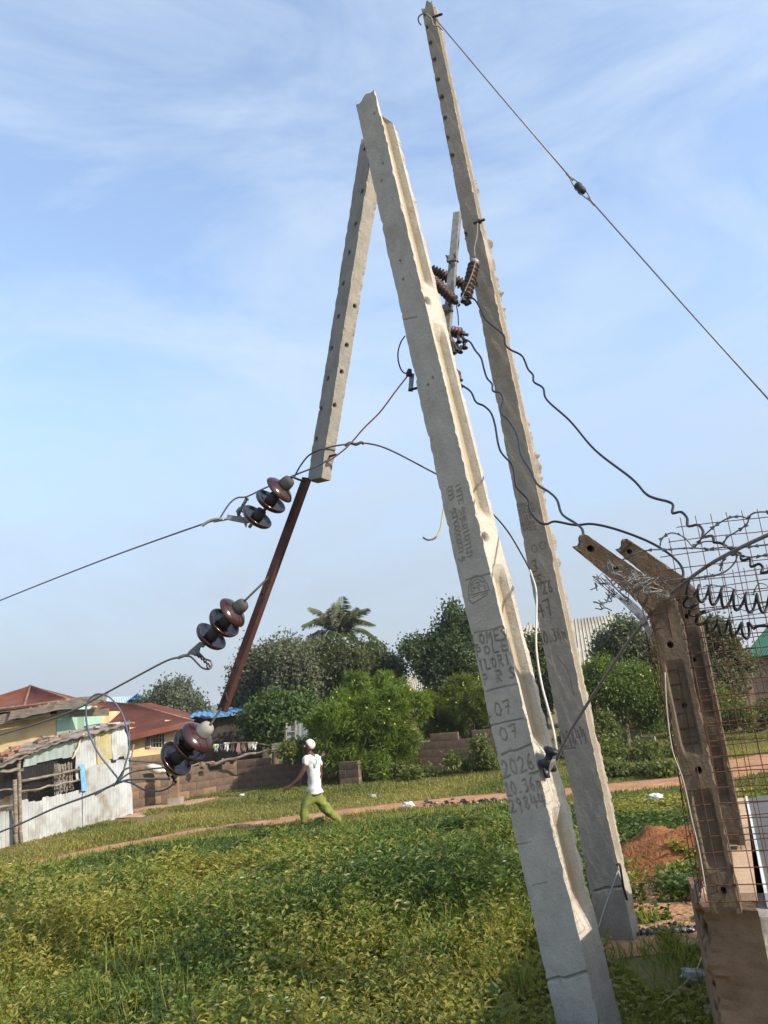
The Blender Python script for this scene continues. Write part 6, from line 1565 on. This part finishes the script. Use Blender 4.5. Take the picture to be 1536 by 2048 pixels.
B = [(pp(590, 1250), (.13, .11)),            # 0 pelvis
     (pp(585, 1050), (.12, .10)), (pp(560, 820), (.145, .11)), (pp(525, 660), (.13, .10)),   # 1-3 spine
     (pp(505, 565), .052), (pp(492, 530), .055), (pp(464, 480, -.0), (.098, .10)), (pp(496, 410), (.088, .095)),  # 4-7 neck, head
     (pp(382, 488, -.02), .022),             # 8 nose
     (pp(450, 660, -.16), .060), (pp(405, 860, -.20), .046), (pp(300, 1020, -.20), .038), (pp(185, 1120, -.18), .030),  # 9-12 near arm
     (pp(640, 660, .17), .058), (pp(690, 880, .20), .046), (pp(690, 1000, .20), .036), (pp(650, 1110, .17), .028),     # 13-16 far arm
     (pp(520, 1310, -.09), .088), (pp(415, 1480, -.10), .060), (pp(405, 1640, -.10), .052), (pp(410, 1770, -.10), .040), (pp(395, 1815, -.11), .038), (pp(350, 1835, -.12), .026),  # 17-22
     (pp(650, 1310, .08), .088), (pp(770, 1500, .10), .062), (pp(910, 1630, .10), .054), (pp(1035, 1745, .10), .040), (pp(1068, 1790, .10), .036), (pp(1042, 1825, .10), .024),  # 23-28
     (pp(130, 1155, -.18), .036), (pp(650, 1160, .17), .034),   # 29 palm near, 30 palm far
     (pp(420, 545, -.0), .052),               # 31 chin
     (pp(515, 470, -.105), .018)]             # 32 ear
E_ = [(0, 1), (1, 2), (2, 3), (3, 4), (4, 5), (5, 6), (6, 7), (6, 8), (3, 9), (9, 10), (10, 11), (11, 12), (12, 29), (3, 13), (13, 14), (14, 15), (15, 16), (16, 30),
      (0, 17), (17, 18), (18, 19), (19, 20), (20, 21), (21, 22), (0, 23), (23, 24), (24, 25), (25, 26), (26, 27), (27, 28), (6, 31), (6, 32)]
def fingers(palm, dirn, spread, dy):
    for k, (ln, of) in enumerate(((70, -1.5), (80, -.5), (76, .5), (60, 1.5))):
        d = np.array(dirn, float); p = np.array([-d[1], d[0]])
        a = np.array(palm) + d * 22 + p * of * spread; b = a + d * ln * .55; c = b + d * ln * .25 + np.array([20, 22])
        i = len(B); B.extend([(pp(*a, dy + of * .012), .0105), (pp(*b, dy + of * .012), .0095), (pp(*c, dy + of * .012), .008)])
        E_.extend([(29 if palm[0] < 300 else 30, i), (i, i + 1), (i + 1, i + 2)])
    d = np.array(dirn, float); p = np.array([-d[1], d[0]]); a = np.array(palm) - d * 10 - p * 30; b = a + d * 30 - p * 16
    i = len(B); B.extend([(pp(*a, dy), .012), (pp(*b, dy), .010)]); E_.extend([(29 if palm[0] < 300 else 30, i), (i, i + 1)])
fingers((118, 1160), (-.80, .60), 11, -.18); fingers((650, 1175), (-.2, .98), 11, .17)
body = skin('body', B, E_, 'skin_dark', man, 0)
T = [(pp(602, 1275), (.235, .19)), (pp(598, 1225), (.21, .17)), (pp(592, 1150), (.178, .146)), (pp(582, 980), (.158, .130)), (pp(562, 800), (.172, .135)), (pp(530, 660), (.150, .118)), (pp(508, 590), (.075, .07)),
     (pp(448, 665, -.17), .082), (pp(415, 790, -.205), .074), (pp(640, 665, .18), .080), (pp(675, 800, .205), .072)]
sh = skin('shirt', T, [(0, 1), (1, 2), (2, 3), (3, 4), (4, 5), (5, 6), (5, 7), (7, 8), (5, 9), (9, 10)], 'shirt_white', man, 0, 2)
Lg = [(pp(590, 1110), (.125, .10)), (pp(592, 1215), (.170, .14)), (pp(510, 1330, -.09), .112), (pp(415, 1480, -.10), .100), (pp(405, 1630, -.10), .092), (pp(412, 1775, -.10), .078),
      (pp(660, 1330, .08), .112), (pp(775, 1500, .10), .102), (pp(905, 1625, .10), .090), (pp(1028, 1738, .10), .070)]
skin('trousers', Lg, [(0, 1), (1, 2), (2, 3), (3, 4), (4, 5), (1, 6), (6, 7), (7, 8), (8, 9)], 'trousers_green', man, 0, 2)
# cap: dome tilted back on the head, with a short peak
hc = pp(512, 418); axc = unit(pp(556, 388) - pp(470, 462))
MB().lathe([(.106, -.03), (.110, -.015), (.108, .02), (.095, .06), (.065, .088), (.03, .10), (.002, .103)], hc, axc, 18).build('cap', M['cap_white'], man)
for dy in (-.065,):
    MB().lathe([(.002, -.012), (.010, -.008), (.012, 0), (.010, .008), (.002, .012)], pp(418, 450, dy), (0, 1, 0), 8).build('eye', M['eye_white'], man)
MB().tube([pp(424, 528, -.05), pp(412, 530, -.02)], .008, 6).build('mouth', M['shoe_dark'], man)
# teal print on the shirt back, a shallow shield of cloth ink
mb = MB(); G = np.zeros((8, 6, 3))
for i in range(8):
    for j in range(6):
        v, u = i / 7, j / 5 - .5; w_ = 62 * (1 - max(0, v - .45) * 1.5)
        G[i, j] = pp(606 + u * w_, 665 + v * 150, -.158 + .03 * (u + .2))
mb.grid(G); mb.build('shirt_print', M['print_teal'], sh)

for a, b, c, dy in (((412, 1790), (380, 1830), (335, 1848), -.11), ((1058, 1770), (1078, 1815), (1050, 1850), .10)):
    MB().tube(smooth_path([pp(*a, dy), pp(*b, dy), pp(*c, dy)], 4), [.035, .042, .045, .046, .046, .044, .040, .034, .02][:8], 8).build('shoe', M['sandal'], man)
# ------------------------------------------------------------------ litter and stones
mat('bag_black', (.012, .012, .014), (.02, .02, .022), 20, .35)
mat('bag_white', (.50, .50, .50), (.60, .6, .6), 12, .6)
mat('stone_grey', (.22, .21, .20), (.33, .32, .30), 8, .9, 0, .5, 30)
mat('ash_black', (.010, .010, .011), (.035, .034, .035), 9, .7, 0, .8, 40)
mat('ash_pale', (.22, .22, .24), (.34, .34, .36), 9, .7)
def lump(name, label, cat, c, size, m, seed, jag=.35, n=9, group=None):
    r = np.random.default_rng(seed); vs = []; fs = []
    for i in range(n):
        th_ = math.pi * i / (n - 1)
        for j in range(n + 3):
            ph = 2 * math.pi * j / (n + 3); d = np.array([math.sin(th_) * math.cos(ph), math.sin(th_) * math.sin(ph), math.cos(th_)])
            q = 1 + jag * (fbm(d[0] * 2 + seed, d[1] * 2 + d[2] * 3, seed, 3) - .5) * 2
            vs.append(np.array(c) + d * np.array(size) * q)
    w = n + 3
    for i in range(n - 1):
        for j in range(w): fs.append((i * w + j, (i + 1) * w + j, (i + 1) * w + (j + 1) % w, i * w + (j + 1) % w))
    return MB().add(vs, fs).build(name, M[m], None, label, cat, group)
for (x, y, s, m, lab, nm, cat) in [
    (523, 1601, .10, 'bag_black', 'left one of two black plastic bags on the lawn left of the man', 'plastic_bag', 'bag'),
    (550, 1603, .09, 'bag_black', 'black plastic bag on the lawn nearest the man', 'plastic_bag', 'bag'),
    (818, 1616, .13, 'bag_white', 'white crumpled plastic bag on the near edge of the red path', 'plastic_bag', 'bag'),
    (746, 1596, .09, 'stone_grey', 'small grey stone on the grass beyond the path', 'stone', 'stone'),
    (484, 1593, .08, 'bag_white', 'scrap of white paper on the lawn below the block wall', 'paper_scrap', 'paper'),
    (1324, 1540, .13, 'bag_white', 'pale plastic scrap lying where the path meets the fence', 'plastic_scrap', 'plastic scrap'),
    (1392, 1968, .085, 'stone_grey', 'grey rounded stone in the shaded grass left of the plinth', 'stone', 'stone'),
    (1436, 2034, .06, 'stone_grey', 'small grey stone at the foot of the plinth wall', 'stone', 'stone'),
    (1312, 1604, .15, 'bag_white', 'faded grey plastic bag in the grass between rear pole and fence', 'plastic_bag', 'bag'),
    (640, 1648, .12, 'bag_black', 'dark rag in the grass under the striding man', 'rag', 'rag')]:
    g_ = gnd(x, y); lump(nm, lab, cat, g_ + np.array([0, 0, s * .45]), (s, s * .8, s * .55), m, int(x), .5)
# dark rubbish along the path near the front pole, burnt remains by the rear pole: countless scraps
def scraps(name, px0, px1, n, sx, mlist, s0, s1, zb=.02):
    for mi, m in enumerate(mlist):
        mb = MB()
        for _ in range(n):
            k = rng.random(); a = gnd(px0[0] + (px1[0] - px0[0]) * k + rng.normal(0, sx), px0[1] + (px1[1] - px0[1]) * k + rng.normal(0, sx * .35))
            s = rng.uniform(s0, s1); q = unit(rng.normal(size=3)); r_ = unit(np.cross(q, [.3, .2, 1])); t_ = np.cross(q, r_); z = np.array([0, 0, zb + s * .35])
            mb.prism([a + z + r_ * s, a + z + t_ * s * .6, a + z - r_ * s * .7, a + z - t_ * s * .5], q * s * .25)
        mb.build(name, M[m], None, kind='stuff')
scraps('litter', (850, 1611), (1015, 1606), 60, 9, ['ash_black'], .02, .09)
scraps('litter', (850, 1611), (1015, 1606), 12, 9, ['bag_white'], .02, .06)
scraps('burnt_debris', (1285, 1872), (1400, 1864), 190, 11, ['ash_black'], .008, .035, .02)
scraps('burnt_debris', (1288, 1876), (1400, 1868), 60, 8, ['ash_pale'], .005, .018, .035)
# pale cord in the shaded grass and a few dry stems standing out of the weeds
def cord(name, label, px, m, r):
    P = smooth_path([gnd(a, b) + np.array([0, 0, .05]) for a, b in px], 8); MB().tube(P, r, 5).build(name, M[m], None, label, 'cord')
cord('cord', 'pale cord curving through the shaded grass left of the plinth', [(1412, 1915), (1398, 1955), (1370, 1990), (1335, 2022), (1306, 2032)], 'yellow_wire', .005)
for i, (x, y, h, dx) in enumerate([(890, 2040, .42, -.10), (902, 2044, .36, .03), (806, 2010, .30, .05)]):
    g_ = gnd(x, y + 10)
    P = smooth_path([g_, g_ + np.array([dx * .3, 0, h * .5]), g_ + np.array([dx, .02, h])], 5)
    MB().tube(P, np.linspace(.006, .002, len(P)), 5).build('dry_stem', M['weathered_wood'], None, ['forked brown dry stem in the weeds left of the front pole, taller branch', 'forked brown dry stem in the weeds left of the front pole, shorter branch', 'thin dry stalk in the weeds in the bottom middle', 'tall dry stalk standing in the weeds at the bottom left', 'short dry stalk in the weeds, left of the tall one'][i], 'stem')

# rubble lying on the broken wall tops and along their feet
rub = [(404, 1530, 24.6, 'first chunk of broken block on the wall top right of the lowest insulators'), (424, 1526, 24.9, 'broken block chunk on the wall top beside the crooked branch base'), (446, 1523, 25.4, 'broken block chunk on the wall top under the yellow-green garment'),
       (466, 1520, 25.8, 'broken block chunk at the step between the two block walls'), (556, 1509, 25.7, 'broken block chunk on the wall top below the timber stack'), (632, 1511, 25.2, 'broken block chunk on the sinking wall end right of the man')]
rr5 = random.Random(8)
for i, (x, y, yd, lab) in enumerate(rub):
    lump('rubble_stone', lab, 'rubble', at(x, y, yd), (rr5.uniform(.09, .17), .08, rr5.uniform(.06, .10)), rr5.choice(['block_tan', 'block_brown']), 100 + i, .6, 6, 'rubble on the broken wall top')

# ------------------------------------------------------------------ thin humid haze
hz_m = bpy.data.materials.new('haze'); hz_m.use_nodes = True
hn, hl = hz_m.node_tree.nodes, hz_m.node_tree.links
hn.remove(hn['Principled BSDF'])
pv_ = hn.new('ShaderNodeVolumePrincipled'); pv_.inputs['Color'].default_value = (.93, .96, 1, 1); pv_.inputs['Density'].default_value = 0.0005; pv_.inputs['Anisotropy'].default_value = 0.2
hl.new(pv_.outputs[0], hn['Material Output'].inputs['Volume'])
MB().box((0, 0, 18), (3400, 3400, 44)).build('haze', hz_m, kind='stuff')
